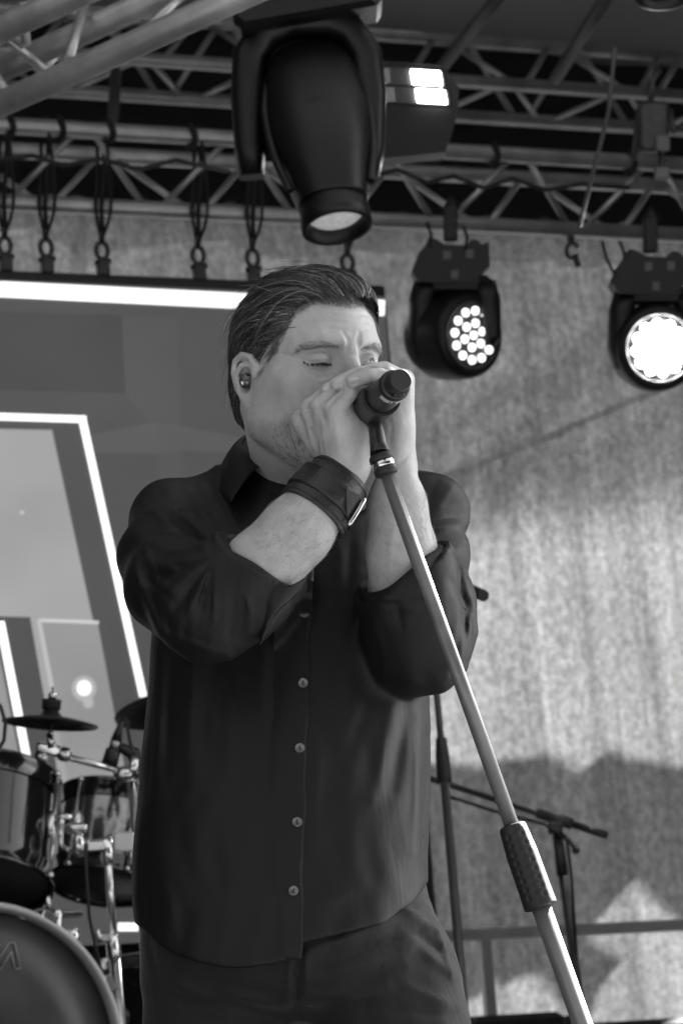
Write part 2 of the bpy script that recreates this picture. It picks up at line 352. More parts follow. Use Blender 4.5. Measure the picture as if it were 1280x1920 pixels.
# ================================================================ LED video screen
EX = 2 ** vs.exposure
scr_top = [(-420, 482), (716, 538)]
sA = W(-420, 900, D_SCR); uL, uR = wl2(sA)[0], wl2(W(724, 550, D_SCR))[0]; zT = W(0, 505, D_SCR)[2]; zB = W(240, 1768, D_SCR)[2]
screen = thing('video_screen', wp((uL + uR) / 2, D_SCR, zB), 'large LED video screen with glowing white lines behind the drum kit', 'screen')
case = mat('screen_case', .02, .5)
MB().box(wp((uL + uR) / 2, D_SCR + .06, (zT + zB) / 2), (WU, WN, WZ), ((uR - uL) / 2, .055, (zT - zB) / 2), .005).build('cabinet', case, screen)
def led(name, v, grid=.12):
    if name in MATS: return MATS[name]
    m = bpy.data.materials.new(name); m.use_nodes = True; n = m.node_tree.nodes; l = m.node_tree.links; b = n['Principled BSDF']
    b.inputs['Base Color'].default_value = (.02, .02, .02, 1); b.inputs['Roughness'].default_value = .5; b.inputs['Emission Color'].default_value = (1, 1, 1, 1)
    t = n.new('ShaderNodeTexCoord'); w = n.new('ShaderNodeTexWave'); w.bands_direction = 'Z'; w.inputs['Scale'].default_value = 38; l.new(t.outputs['Object'], w.inputs['Vector'])
    w2 = n.new('ShaderNodeTexNoise'); w2.inputs['Scale'].default_value = 2.2; w2.inputs['Detail'].default_value = 3; l.new(t.outputs['Object'], w2.inputs['Vector'])
    r = n.new('ShaderNodeMapRange'); r.inputs[3].default_value = 1 - grid; r.inputs[4].default_value = 1 + grid; l.new(w.outputs['Fac'], r.inputs['Value'])
    r2 = n.new('ShaderNodeMapRange'); r2.inputs[1].default_value = .3; r2.inputs[2].default_value = .7; r2.inputs[3].default_value = v / EX * .88; r2.inputs[4].default_value = v / EX * 1.12; l.new(w2.outputs['Fac'], r2.inputs['Value'])
    mu = n.new('ShaderNodeMath'); mu.operation = 'MULTIPLY'; l.new(r.outputs['Result'], mu.inputs[0]); l.new(r2.outputs['Result'], mu.inputs[1]); l.new(mu.outputs[0], b.inputs['Emission Strength'])
    MATS[name] = m; return m
layer = [0]
def graphic(name, pts, v, mname, parent=screen, grid=.10):
    layer[0] += 1; q = [W(x, y, D_SCR - .004 - .0006 * layer[0]) for x, y in pts]
    return MB().add(q, [tuple(range(len(q)))], False).build(name, led(mname, v, grid), parent)
def line(name, pts, w, v=1.6, mname='led_white'):
    for a, b in zip(pts[:-1], pts[1:]):
        a, b = np.array(a, float), np.array(b, float); t = (b - a) / np.linalg.norm(b - a); nn = np.array([-t[1], t[0]]) * w / 2
        graphic(name, [a + nn - t * w * .3, b + nn + t * w * .3, b - nn + t * w * .3, a - nn - t * w * .3], v, mname, grid=.02)
graphic('picture', [(-410, 506), (720, 556), (744, 900), (784, 1500), (800, 1742), (-410, 1800)], .080, 'led_ground')
graphic('picture_area', [(-300, 572), (228, 592), (236, 738), (-300, 722)], .066, 'led_dark')
graphic('picture_area', [(228, 592), (330, 596), (338, 760), (345, 905), (300, 905), (290, 800), (236, 740)], .088, 'led_haze')
graphic('picture_area', [(170, 815), (290, 792), (345, 800), (460, 822), (470, 850), (350, 845), (290, 850), (180, 850)], .098, 'led_haze2')
graphic('letter_panel', [(-300, 798), (98, 806), (232, 1430), (262, 1560), (-300, 1560)], .36, 'led_letter', grid=.16)
graphic('letter_stripe', [(-300, 1150), (57, 1157), (128, 1560), (-300, 1560)], .075, 'led_stripe')
graphic('letter_panel', [(-300, 1190), (-8, 1192), (65, 1560), (-300, 1560)], .28, 'led_letter2', grid=.16)
graphic('letter_panel', [(76, 1166), (184, 1170), (232, 1430), (262, 1560), (144, 1560)], .30, 'led_letter3', grid=.16)
line('light_line', [(-410, 522), (712, 577)], 29)
line('light_line', [(-300, 772), (158, 786)], 13); line('light_line', [(155, 787), (268, 1302)], 14)
line('light_line', [(2, 1170), (56, 1448)], 15); line('light_line', [(76, 1163), (184, 1167)], 6, .62, 'led_soft'); line('light_line', [(74, 1165), (100, 1300)], 8, .5, 'led_soft2')
line('light_line', [(226, 1738), (300, 1738)], 15)
graphic('light_dot', [(158 + 23 * math.cos(a), 1291 + 24 * math.sin(a)) for a in np.linspace(0, 6.283, 24, endpoint=False)], .48, 'led_dot0')
graphic('light_dot', [(158 + 14 * math.cos(a), 1290 + 15 * math.sin(a)) for a in np.linspace(0, 6.283, 20, endpoint=False)], 1.3, 'led_dot')
graphic('light_dot', [(166 + 10 * math.cos(a), 1318 + 10 * math.sin(a)) for a in np.linspace(0, 6.283, 16, endpoint=False)], .5, 'led_dot2')
graphic('light_dot', [(42 + 4 * math.cos(a), 961 + 4 * math.sin(a)) for a in np.linspace(0, 6.283, 12, endpoint=False)], .6, 'led_dot3')
# black skirt below the screen
mb = MB(); pts = []
for u in np.linspace(uL, uR, 160):
    for z in (.01, zB + .01): pts.append(wp(u, D_SCR + .16 + .03 * math.sin(u * 26), z))
mb.add(pts, [(2 * i, 2 * i + 1, 2 * i + 3, 2 * i + 2) for i in range(159)]); tag(mb.build('screen_skirt', drape), 'black cloth skirt hanging below the video screen', 'drape')

# slings and shackles hanging the screen from the truss
strap_m = mat('black_sling', .018, .8); shk = mat('dark_shackle', .07, .4, .7)
def sling(px, label, low=500, partial=False):
    top = W(px, 262 + .055 * (px - 430), D_A + .12); bot = W(px + 3, low + .048 * (px - 200), D_A + .13); t = thing('lifting_sling', bot, label, 'sling', 'slings holding the video screen')
    w = RIGHT
    chord_b = W(px - 2, 405 + .05 * (px - 430), D_A + .12)
    for k, off in enumerate((-.012, .010)):
        a = top + w * off; b = chord_b + w * (off * .8) - FWD * .045; c = chord_b + w * off * .4 - WZ * .07; m_ = (a + b) / 2 - FWD * (.03 + .01 * k) + w * .006
        MB().tube(spline([a, m_, b, c], 10), .0055 + .0015 * k, 8).build('strap', strap_m, t)
    MB().tube(spline([top + w * .02, top - FWD * .06 + w * .01 + WZ * .03, W(px + 14, 300 + .055 * (px - 430), D_A) - FWD * .04, chord_b + w * .035 - FWD * .04, chord_b - WZ * .09], 14), .005, 8).build('strap', strap_m, t)
    e = chord_b - WZ * .06
    MB().tube([e, e * .4 + bot * .6 + WZ * .02], (.011, .009), 8).build('chain', shk, t)
    c = bot + WZ * .035; sh = [c + w * .017 * math.cos(a) + WZ * .026 * math.sin(a) for a in np.linspace(0, 6.283, 18, endpoint=False)]
    MB().tube(sh, .0075, 8, closed=True).build('shackle', shk, t)
    MB().tube([bot - w * .024 - WZ * .002, bot + w * .026 + WZ * .004], .0085, 8).build('shackle_pin', shk, t)
    MB().box(bot - WZ * .02, (WU, WN, WZ), (.018, .015, .022), .003).build('lug', shk, t)
for px_, lab in ((85, 'black lifting sling above the screen, leftmost but one'), (190, 'black lifting sling above the screen, third from left'), (370, 'black lifting sling above the screen between third sling and singer'),
                 (472, 'black lifting sling just left of the singer\'s hair'), (650, 'black lifting sling right above the singer\'s head'), (8, 'black lifting sling at the left edge of the picture')):
    sling(px_, lab, 492)
sx_ = W(1072, 470, D_A + .12); hook = thing('rigging_hook', sx_, 'small dark hook hanging from the truss between two wash lights', 'hook')
MB().tube([W(1068, 432, D_A + .12), W(1070, 455, D_A + .12)], .012, 8).build('shank', shk, hook)
MB().tube([sx_ + RIGHT * .018 * math.cos(a) + UP * .024 * math.sin(a) for a in np.linspace(.4, 5.8, 14)], .007, 8).build('hook_bow', shk, hook)
MB().tube([W(1076, 478, D_A + .12), W(1084, 500, D_A + .12)], .010, 8).build('hook_latch', shk, hook)
# ================================================================ moving lights
blk = mat('fixture_black', .006, .45, bump=.0003, bscale=300, var=.15, vscale=12)
def sring(c, X, Y, a, b, n=28, ex=2.6):
    out = []
    for t in np.linspace(0, 2 * math.pi, n, endpoint=False):
        co, si = math.cos(t), math.sin(t); out.append(np.asarray(c) + X * a * math.copysign(abs(co) ** (2 / ex), co) + Y * b * math.copysign(abs(si) ** (2 / ex), si))
    return out
def beam_light(name, px, py, d, label, lit=True):
    s = d / F_PX                             # one picture pixel at that depth, in metres
    o = P(px, py, d); X, Y, Z = RIGHT, UP, -FWD  # fixture hangs nearly square to the lens
    t = thing(name, o, label, 'stage light', 'moving head spotlights')
    def q(x, y, z=0.0): return o + X * (x - px) * s + Y * (py - y) * s + Z * z
    # base
    mb = MB(); bx = (X * math.cos(.12) - Y * math.sin(.12)); by = X * math.sin(.12) + Y * math.cos(.12)
    mb.box(q(px - 20, py - 250, .02), (X * .985 + Y * .17, Y * .985 - X * .17, Z), (138 * s, 62 * s, .13), .012); mb.build('base', blk, t)
    MB().box(q(px - 75, py - 262, .155), (X * .985 + Y * .17, Y * .985 - X * .17, Z), (40 * s, 22 * s, .004), .002).build('display', mat('display_glass', .09, .2), t)
    for k in range(4): MB().box(q(px - 128 + k * 11, py - 245, .155), (X * .985 + Y * .17, Y * .985 - X * .17, Z), (3 * s, 9 * s, .004), .001).build('menu_button', mat('key_grey', .16, .4), t)
    # yoke: rounded cross bar and two arms
    mb = MB(); rs = []
    path = [(-118, 92, 34), (-122, 40, 40), (-126, -60, 44), (-122, -135, 46), (-92, -178, 44), (-40, -196, 40), (30, -196, 40), (66, -182, 42), (94, -140, 44), (104, -60, 42), (104, 40, 38), (98, 92, 32)]
    for i, (x, y, w) in enumerate(path):
        a = path[max(i - 1, 0)]; b = path[min(i + 1, len(path) - 1)]; tx, ty = b[0] - a[0], b[1] - a[1]; L = math.hypot(tx, ty); nx, ny = -ty / L, tx / L
        rs.append(sring(q(px + x, py + y, -.005), X * nx - Y * ny, Z, w * s * .72, .062, 20, 3.2))
    mb.rings(rs).build('yoke', blk, t)
    MB().box(q(px - 8, py - 60, -.045), (X, Y, Z), (104 * s, 118 * s, .012), .01).build('yoke_plate', blk, t)
    # head: tapering body, nose down and a little towards the camera
    ax = X * .15 - Y * .90 + Z * .40; ax /= np.linalg.norm(ax); hx = X - ax * (X @ ax); hx /= np.linalg.norm(hx); hy = np.cross(ax, hx); c0 = q(px + 8, py - 8, .03)
    L = 318 * s; rs = []
    for h, a, b in ((-.46, 40, 45), (-.44, 66, 64), (-.38, 84, 80), (-.25, 94, 92), (0, 98, 98), (.2, 92, 94), (.40, 76, 80), (.55, 66, 68), (.57, 64, 66)): rs.append(sring(c0 + ax * h * L, hx, hy, a * s, b * s, 32, 2.5))
    MB().rings(rs).build('head', blk, t)
    for sd_ in (-1, 1):                       # side fairing and panel rim
        MB().tube(spline([c0 + ax * h * L + hx * sd_ * a * s - hy * 0 + Z * .04 for h, a in ((-.36, 78), (-.1, 96), (.2, 92), (.45, 74))], 14), .010, 8).build('fairing', blk, t)
    MB().tube(spline([c0 - ax * .1 * L + hx * x * s + np.cross(hx, ax) * 0 + Z * z for x, z in ((-86, .055), (-60, .095), (0, .118), (60, .095), (86, .055))], 16), .005, 8).build('panel_rim', blk, t)
    nose = c0 + ax * .565 * L
    MB().lathe(nose, ax, [(-.01, 62 * s), (.03, 66 * s), (.055, 66 * s), (.055, 56 * s), (.02, 54 * s)], 40, cap=False).build('lens_hood', blk, t)
    MB().lathe(nose, ax, [(.010, 56 * s), (.020, 55 * s), (.030, 46 * s), (.036, 30 * s), (.038, 6 * s)], 36).build('lens', mat('lens_glass', .5, .12, .3, bump=.004, bscale=60, var=.3, vscale=40) if not lit else beam_glass(), t)
    return t
def beam_glass():
    m = mat('beam_lens_glass', .6, .15, .2, bump=.003, bscale=45, var=.3, vscale=50); b = m.node_tree.nodes['Principled BSDF']
    b.inputs['Emission Color'].default_value = (1, 1, 1, 1); b.inputs['Emission Strength'].default_value = .28 / EX; return m
beam_light('moving_head_light', 590, 240, 6.6, 'large black moving head spotlight hanging above the singer, dim lens', True)
b2 = beam_light('moving_head_light', 1200, -195, 6.6, 'moving head spotlight cut off by the top edge, only lens rim showing', False)
# strobe panel beside the big spotlight
s_ = 7.5 / F_PX; st = thing('strobe_panel', P(780, 160, 7.5), 'black strobe panel with two bright white LED blocks at its right end', 'stage light')
def qs(x, y, z=0): return P(x, y, 7.5 - z)
MB().prism([qs(700, 112), qs(830, 122), qs(860, 165), qs(858, 210), qs(835, 285), qs(690, 300), qs(690, 150)], FWD * .16).build('housing', blk, st)
for (y0, y1, xo) in ((127, 158, 0), (163, 192, 9)):
    MB().prism([qs(708 + xo, y0 - 2, .006), qs(828 + xo, y0 + 5, .006), qs(833 + xo, y1 + 5, .006), qs(711 + xo, y1 - 1, .006)], FWD * .008).build('led_row', mat('led_row_dark', .06, .3, bump=.001, bscale=220), st)
    MB().prism([qs(770 + xo, y0 + 4, .010), qs(824 + xo, y0 + 7, .010), qs(828 + xo, y1 + 2, .010), qs(774 + xo, y1 - 1, .010)], FWD * .003).build('led_block', emat('led_block', 1.0, 6.0), st)
    gm = MB()
    for i in range(4):
        for j in range(6): gm.sphere(qs(712 + xo + i * 5 + j * .5, y0 + 3 + j * 4.5, .008), 1.5 * s_, 6, 4)
    tag(gm.build('led_cells', emat('led_cell', 1.0, .03), st), kind='stuff')
# wash lights under the truss
def wash_light(px, py, label, fx, fy, strength, mname, turn):
    d = 9.05; s = d / F_PX; o = P(px, py, d); X, Y, Z = RIGHT, UP, -FWD
    t = thing('wash_light', o, label, 'stage light', 'wash lights under the truss')
    def q(x, y, z=0.0): return o + X * x * s - Y * y * s + Z * z
    MB().box(q(-8, -212, 0), (X, Y, Z), (13 * s, 34 * s, .025), .004).build('clamp', blk, t)
    MB().tube([q(-14, -236, 0), q(-8, -255, 0), q(4, -236, 0)], .016, 8).build('clamp_hook', blk, t)
    mb = MB(); poly = [(-82, -118), (-70, -150), (-56, -168), (-50, -182), (-36, -178), (-20, -168), (22, -166), (30, -178), (42, -176), (48, -168), (62, -172), (64, -128), (44, -108), (30, -96), (-70, -98)]
    mb.prism([q(x, y, .07) for x, y in poly], -Z * .17); mb.build('base', blk, t)
    for (x, y) in ((-16, -148), (26, -150), (-2, -112)): MB().box(q(x, y, .073), (X, Y, Z), (7 * s, 8 * s, .003), .001).build('label_plate', mat('plate_grey', .13, .5), t)
    # yoke arms
    for sx, y1 in ((-1, 40), (1, 20)):
        rs = [sring(q(sx * 50, -104, 0), X, Z, 26 * s, .05, 16, 3), sring(q(sx * 62, -70, 0), X, Z, 24 * s, .06, 16, 3), sring(q(sx * 68, 0, 0), X, Z, 20 * s, .06, 16, 3), sring(q(sx * 62, y1, 0), X, Z, 16 * s, .05, 16, 3)]
        MB().rings(rs).build('yoke_arm', blk, t)
    MB().box(q(0, -96, 0), (X, Y, Z), (66 * s, 16 * s, .05), .01).build('yoke_bar', blk, t)
    ax = X * fx + Y * fy + Z * math.sqrt(max(.05, 1 - fx * fx - fy * fy)); ax /= np.linalg.norm(ax); c = q(0, 0, 0)
    hx = np.cross(Y, ax); hx /= np.linalg.norm(hx); hy = np.cross(ax, hx)
    MB().rings([sring(c + ax * h, hx, hy, r * s, r * s * 1.02, 36, 2.0) for h, r in ((-.12, 44), (-.11, 66), (-.06, 80), (0, 82), (.05, 80), (.075, 76), (.08, 70))]).build('head', blk, t)
    f = c + ax * .082
    MB().lathe(f, ax, [(-.002, 70 * s), (.004, 68 * s), (.004, 62 * s), (0, 61 * s)], 40, cap=False).build('bezel', blk, t)
    MB().lathe(f, ax, [(-.004, 62 * s), (0, 61 * s), (.001, 3 * s)], 36).build('lens_plate', mat('lens_plate', .10, .3), t)
    pos = [(0, 0)] + [(23 * math.cos(k * math.pi / 3 + turn), 23 * math.sin(k * math.pi / 3 + turn)) for k in range(6)] + [(46 * math.cos(k * math.pi / 6 + turn * 1.3), 46 * math.sin(k * math.pi / 6 + turn * 1.3)) for k in range(12)]
    for (x, y) in pos: MB().lathe(f + hx * x * s + hy * y * s, ax, [(0, 7.6 * s), (.006, 7.2 * s), (.010, 4.5 * s), (.011, 1 * s)], 14).build('led', emat(mname, 1.0, strength), t)
    return t
wash_light(852, 630, 'black moving wash light with round LEDs lit, right of the singer', .62, -.02, .26, 'wash_led', .35)
wash_light(1226, 652, 'glaring moving wash light at the right edge, aimed at the camera', .10, -.06, 30.0, 'wash_led_bright', .1)
# ---------------------------------------------------------------- signed distance modelling for the figure and its clothes
def smin(a, b, k):
    if k <= 0: return np.minimum(a, b)
    h = np.maximum(k - np.abs(a - b), 0) / k
    return np.minimum(a, b) - h * h * k * 0.25
def smax(a, b, k): return -smin(-a, -b, k)
def f_ell(c, r):
    c = np.asarray(c, float); r = np.asarray(r, float)
    def f(p):
        q = p - c; k0 = np.sqrt((((q / r)) ** 2).sum(-1)); k1 = np.sqrt(((q / (r * r)) ** 2).sum(-1)) + 1e-9
        return k0 * (k0 - 1) / k1
    return f, c, float(max(r))
def f_chain(pts, rad, k=0.0):
    pts = np.asarray(pts, float); rad = np.broadcast_to(np.asarray(rad, float), (len(pts),))
    def f(p):
        d = None
        for i in range(len(pts) - 1):
            a, b = pts[i], pts[i + 1]; ba = b - a; q = p - a
            h = np.clip((q @ ba) / (ba @ ba), 0, 1)
            e = np.sqrt(((q - h[:, None] * ba) ** 2).sum(-1)) - (rad[i] + (rad[i + 1] - rad[i]) * h)
            d = e if d is None else smin(d, e, k)
        return d
    c = (pts.max(0) + pts.min(0)) / 2; r = max(np.linalg.norm(q - c) + e for q, e in zip(pts, rad))
    return f, c, float(r)
class SDF:
    def __init__(s): s.ops = []; s.frames = [None]
    def frame(s, o, M): s.frames.append((np.asarray(o, float), np.asarray(M, float))); return len(s.frames) - 1
    def op(s, kind, fn, k=0.0, fr=0):
        f, c, r = fn
        if fr and c is not None: o, M = s.frames[fr]; c = o + M @ c
        s.ops.append((kind, f, c, r, k, fr))
    def u(s, fn, k=0.0, fr=0): s.op('u', fn, k, fr)
    def s_(s, fn, k=0.0, fr=0): s.op('s', fn, k, fr)
    def i(s, fn, k=0.0, fr=0): s.op('i', fn, k, fr)
    def disp(s, fn, fr=0): s.op('d', fn, 0, fr)
    def __call__(s, p, c=None, r=0.0):
        d = np.full(len(p), 0.08); loc = {0: p}
        for kind, f, oc, orr, k, fr in s.ops:
            if c is not None and oc is not None and np.linalg.norm(oc - c) > orr + r + k + (0.0 if kind == 'd' else 0.04): continue
            if fr not in loc: o, M = s.frames[fr]; loc[fr] = (p - o) @ M
            e = f(loc[fr])
            if kind == 'u': d = smin(d, e, k)
            elif kind == 's': d = smax(d, -e, k)
            elif kind == 'i': d = smax(d, e, k)
            else: d = d + e
        return d
def surface_net(f, xs, ys, zs, B=12):
    xs, ys, zs = [np.asarray(a, float) for a in (xs, ys, zs)]
    ax = []
    for a in (xs, ys, zs):
        n = (len(a) - 1 + B - 1) // B * B + 1
        h = a[-1] - a[-2]; ax.append(np.concatenate([a, a[-1] + h * np.arange(1, n - len(a) + 1)]))
    nb = [(len(a) - 1) // B for a in ax]; ny, nz = len(ax[1]), len(ax[2])
    lo = [a[:-1:B][:n] for a, n in zip(ax, nb)]; hi = [a[B::B][:n] for a, n in zip(ax, nb)]
    I = np.stack(np.meshgrid(*[np.arange(n) for n in nb], indexing='ij'), -1).reshape(-1, 3)
    L = np.stack([lo[i][I[:, i]] for i in range(3)], -1); H = np.stack([hi[i][I[:, i]] for i in range(3)], -1)
    cen = (L + H) / 2; rad = np.linalg.norm(H - L, axis=1) / 2
    d0 = np.concatenate([f(cen[i:i + 20000]) for i in range(0, len(cen), 20000)])
    act = np.abs(d0) < rad * 1.15 + 0.003
    E = [(0, 1), (2, 3), (4, 5), (6, 7), (0, 2), (1, 3), (4, 6), (5, 7), (0, 4), (1, 5), (2, 6), (3, 7)]
    corner = np.array([[i, j, k] for i in (0, 1) for j in (0, 1) for k in (0, 1)])
    ids = []; vs_ = []; fq = []
    for b in np.nonzero(act)[0]:
        i0 = I[b] * B
        gx, gy, gz = [ax[q][i0[q]:i0[q] + B + 1] for q in range(3)]
        pts = np.stack(np.meshgrid(gx, gy, gz, indexing='ij'), -1).reshape(-1, 3)
        v = f(pts, cen[b], rad[b]).reshape(B + 1, B + 1, B + 1); s = v < 0
        if s.all() or not s.any(): continue
        cs = np.zeros((B, B, B), int)
        for c in corner: cs += s[c[0]:c[0] + B, c[1]:c[1] + B, c[2]:c[2] + B]
        ci = np.argwhere((cs > 0) & (cs < 8))
        if len(ci):
            cv = np.stack([v[ci[:, 0] + c[0], ci[:, 1] + c[1], ci[:, 2] + c[2]] for c in corner], 1)
            acc = np.zeros((len(ci), 3)); cnt = np.zeros(len(ci))
            for a, e in E:
                va, ve = cv[:, a], cv[:, e]; m = (va < 0) != (ve < 0)
                t = np.where(m, va / np.where(m, va - ve, 1), 0)
                acc += np.where(m[:, None], corner[a] + t[:, None] * (corner[e] - corner[a]), 0); cnt += m
            acc /= cnt[:, None]
            g = ci + i0; p = np.empty_like(acc)
            for q in range(3): p[:, q] = ax[q][g[:, q]] + acc[:, q] * (ax[q][g[:, q] + 1] - ax[q][g[:, q]])
            ids.append((g[:, 0] * ny + g[:, 1]) * nz + g[:, 2]); vs_.append(p)
        for axis in range(3):
            sl = [slice(0, B)] * 3; sh = [slice(0, B)] * 3; sh[axis] = slice(1, B + 1)
            a, e = s[tuple(sl)], s[tuple(sh)]
            ei = np.argwhere(a != e)
            if not len(ei): continue
            fl = a[ei[:, 0], ei[:, 1], ei[:, 2]]; g = ei + i0
            o1, o2 = [(1, 2), (2, 0), (0, 1)][axis]
            q = []
            for da, db in ((-1, -1), (0, -1), (0, 0), (-1, 0)):
                h = g.copy(); h[:, o1] += da; h[:, o2] += db; q.append((h[:, 0] * ny + h[:, 1]) * nz + h[:, 2])
            q = np.stack(q, 1); q[~fl] = q[~fl][:, ::-1]; fq.append(q)
    ids = np.concatenate(ids); V = np.concatenate(vs_); o = np.argsort(ids); ids = ids[o]; V = V[o]
    Q = np.concatenate(fq); k = np.clip(np.searchsorted(ids, Q), 0, len(ids) - 1); ok = (ids[k] == Q).all(1)
    return V, k[ok]
def axis_grid(spans):                        # [(start, end, step), ...] joined end to end
    out = [spans[0][0]]
    for a, b, h in spans:
        n = max(1, int(round((b - a) / h))); out += list(a + (b - a) * np.arange(1, n + 1) / n)
    return np.array(out)
def march(f, px, py, d0, d1, steps=90):      # depth at which the pixel rays first meet the surface
    px, py = np.atleast_1d(px).astype(float), np.atleast_1d(py).astype(float)
    dirs = np.stack([(px - 640) / F_PX, (960 - py) / F_PX, -np.ones_like(px)], -1)
    ds = np.linspace(d0, d1, steps); out = np.full(len(px), d1); done = np.zeros(len(px), bool); prev = None
    loc = isinstance(f, SDF) and len(px) < 12
    for i, d in enumerate(ds):
        pt = dirs * d; cc = pt.mean(0)
        v = f(pt, cc, float(np.linalg.norm(pt - cc, axis=1).max())) if loc else f(pt)
        hit = (~done) & (v < 0)
        if i == 0: out[hit] = d
        else: out[hit] = ds[i - 1] + (d - ds[i - 1]) * (prev[hit] / (prev[hit] - v[hit]))
        done |= hit; prev = v
    return out
# ================================================================ the singer
feet = P(560, 1850, 3.36); feet = np.array([feet[0] + 0.02, feet[1] - 0.03, 0.0])
person = thing('person', feet, 'man in black satin shirt gripping microphone with both hands, eyes closed', 'person')
HS = 1.0
YAW, NOD, TIP = R(35), R(1), R(0)
O_H = C(566, 708, 3.50)
def head_axes():
    l = np.array([math.cos(YAW), 0, -math.sin(YAW)]); f = np.array([math.sin(YAW), 0, math.cos(YAW)]); u = np.array([0, 1.0, 0])
    f2 = f * math.cos(NOD) - u * math.sin(NOD); u2 = u * math.cos(NOD) + f * math.sin(NOD)
    l3 = l * math.cos(TIP) + u2 * math.sin(TIP); u3 = u2 * math.cos(TIP) - l * math.sin(TIP)
    return np.stack([l3, f2, u3], 1)
HM = head_axes()
def h2c(p): return O_H + (np.asarray(p, float) * HS) @ HM.T
body = SDF(); HF = body.frame(O_H, HM)
def hell(c, r, k=0.02): body.u(f_ell(c, r), k, HF)
def hch(p, r, k=0.01): body.u(f_chain(p, r), k, HF)
# skull and face
hell((0, -.010, .036), (.0685, .083, .074), 0)
hell((0, .030, .046), (.065, .066, .053), .03)
hell((0, .034, -.012), (.061, .056, .072), .03)
for s in (-1, 1):
    hell((s * .046, .050, -.004), (.022, .026, .020), .022)
    hch([(s * .056, .006, -.055), (s * .040, .045, -.078), (s * .012, .078, -.090)], (.017, .018, .017), .02)
    hell((s * .036, .052, -.040), (.026, .030, .034), .02)
    hell((s * .052, .010, -.030), (.020, .030, .036), .02)
hell((0, .080, -.088), (.021, .018, .017), .02)
hell((0, .040, -.060), (.044, .045, .034), .03)
hell((0, .076, -.046), (.032, .020, .026), .02)
for s in (-1, 1):
    hch([(s * .050, .066, .034), (s * .032, .084, .0385), (s * .012, .0905, .034)], (.0085, .0095, .0100), .011)
    body.s_(f_ell((s * .033, .1015, .0165), (.0205, .0205, .0150)), .010, HF)
    body.s_(f_ell((s * .0170, .1030, .0215), (.0110, .0145, .0105)), .009, HF)
    hell((s * .033, .0738, .0178), (.0160, .0158, .0128), .004)
hch([(0, .090, .026), (0, .104, .004), (0, .117, -.016)], (.0075, .009, .0115), .012)
for s in (-1, 1): hell((s * .013, .103, -.022), (.009, .012, .0085), .008)
hch([(-.02, .088, -.046), (0, .0965, -.044), (.02, .088, -.046)], (.003, .0055, .003), .006)
hch([(-.018, .087, -.055), (0, .094, -.057), (.018, .087, -.055)], (.003, .006, .003), .006)
# ears
for s in (-1, 1):
    X0 = .0635
    def ep(o, y, z): return (s * (X0 + o), y + .003, z * .90 - .006)
    hell(ep(.006, -.006, .004), (.0080, .0155, .027), .006)
    body.s_(f_ell(ep(.019, -.006, .002), (.0145, .0130, .019)), .004, HF)
    hch([ep(.005, .008, .006), ep(.008, .009, .019), ep(.011, .003, .030), ep(.014, -.009, .033), ep(.016, -.019, .025), ep(.016, -.022, .010), ep(.014, -.018, -.008), ep(.010, -.009, -.023)],
        (.0028, .0032, .0035, .0037, .0037, .0035, .0034, .004), .004)
    hch([ep(.010, .001, .020), ep(.015, -.008, .020), ep(.016, -.016, .008), ep(.013, -.014, -.008)], (.002, .003, .003, .0025), .004)
    hell(ep(.008, -.006, -.024), (.005, .009, .010), .004)
    hell(ep(.006, .009, -.002), (.004, .005, .008), .004)
# neck, shoulders, chest (mostly under the shirt)
body.u(f_chain([h2c((0, -.022, .0)), h2c((0, -.016, -.06)), C(566, 905, 3.606), C(560, 990, 3.63)], (.052, .0525, .0555, .065)), .02)
body.u(f_chain([h2c((-.052, -.018, -.035)), C(510, 870, 3.560), C(540, 900, 3.572)], (.014, .011, .008)), .015)
body.u(f_chain([h2c((0, .055, -.078)), C(583, 862, 3.575)], (.030, .028)), .03)
body.u(f_chain([C(345, 1000, 3.58), C(556, 990, 3.63), C(780, 990, 3.61)], (.028, .04, .022)), .015)
body.u(f_ell(C(548, 1140, 3.57), (.115, .15, .090)), .02)
body.u(f_ell(C(535, 1480, 3.49), (.12, .2, .10)), .02)
body.u(f_ell(C(535, 1740, 3.44), (.11, .12, .09)), .02)
# right arm (left in the picture) and left arm
body.u(f_chain([C(330, 1000, 3.56), C(330, 1080, 3.43), C(405, 1150, 3.325)], (.030, .035, .038)), .03)
body.u(f_chain([C(405, 1150, 3.325), C(490, 1066, 3.305), C(556, 996, 3.308), C(612, 930, 3.322), C(643, 888, 3.334)], (.038, .0385, .0355, .0295, .0245), .02), .02)
body.u(f_chain([C(795, 1000, 3.60), C(810, 1080, 3.50), C(790, 1205, 3.40)], (.022, .026, .036)), .03)
body.u(f_chain([C(790, 1205, 3.40), C(764, 1115, 3.385), C(752, 1030, 3.372), C(744, 945, 3.365), C(743, 885, 3.36)], (.036, .039, .0345, .0285, .019), .02), .02)
body.u(f_chain([C(744, 945, 3.385), C(746, 880, 3.39)], (.025, .0185)), .015)
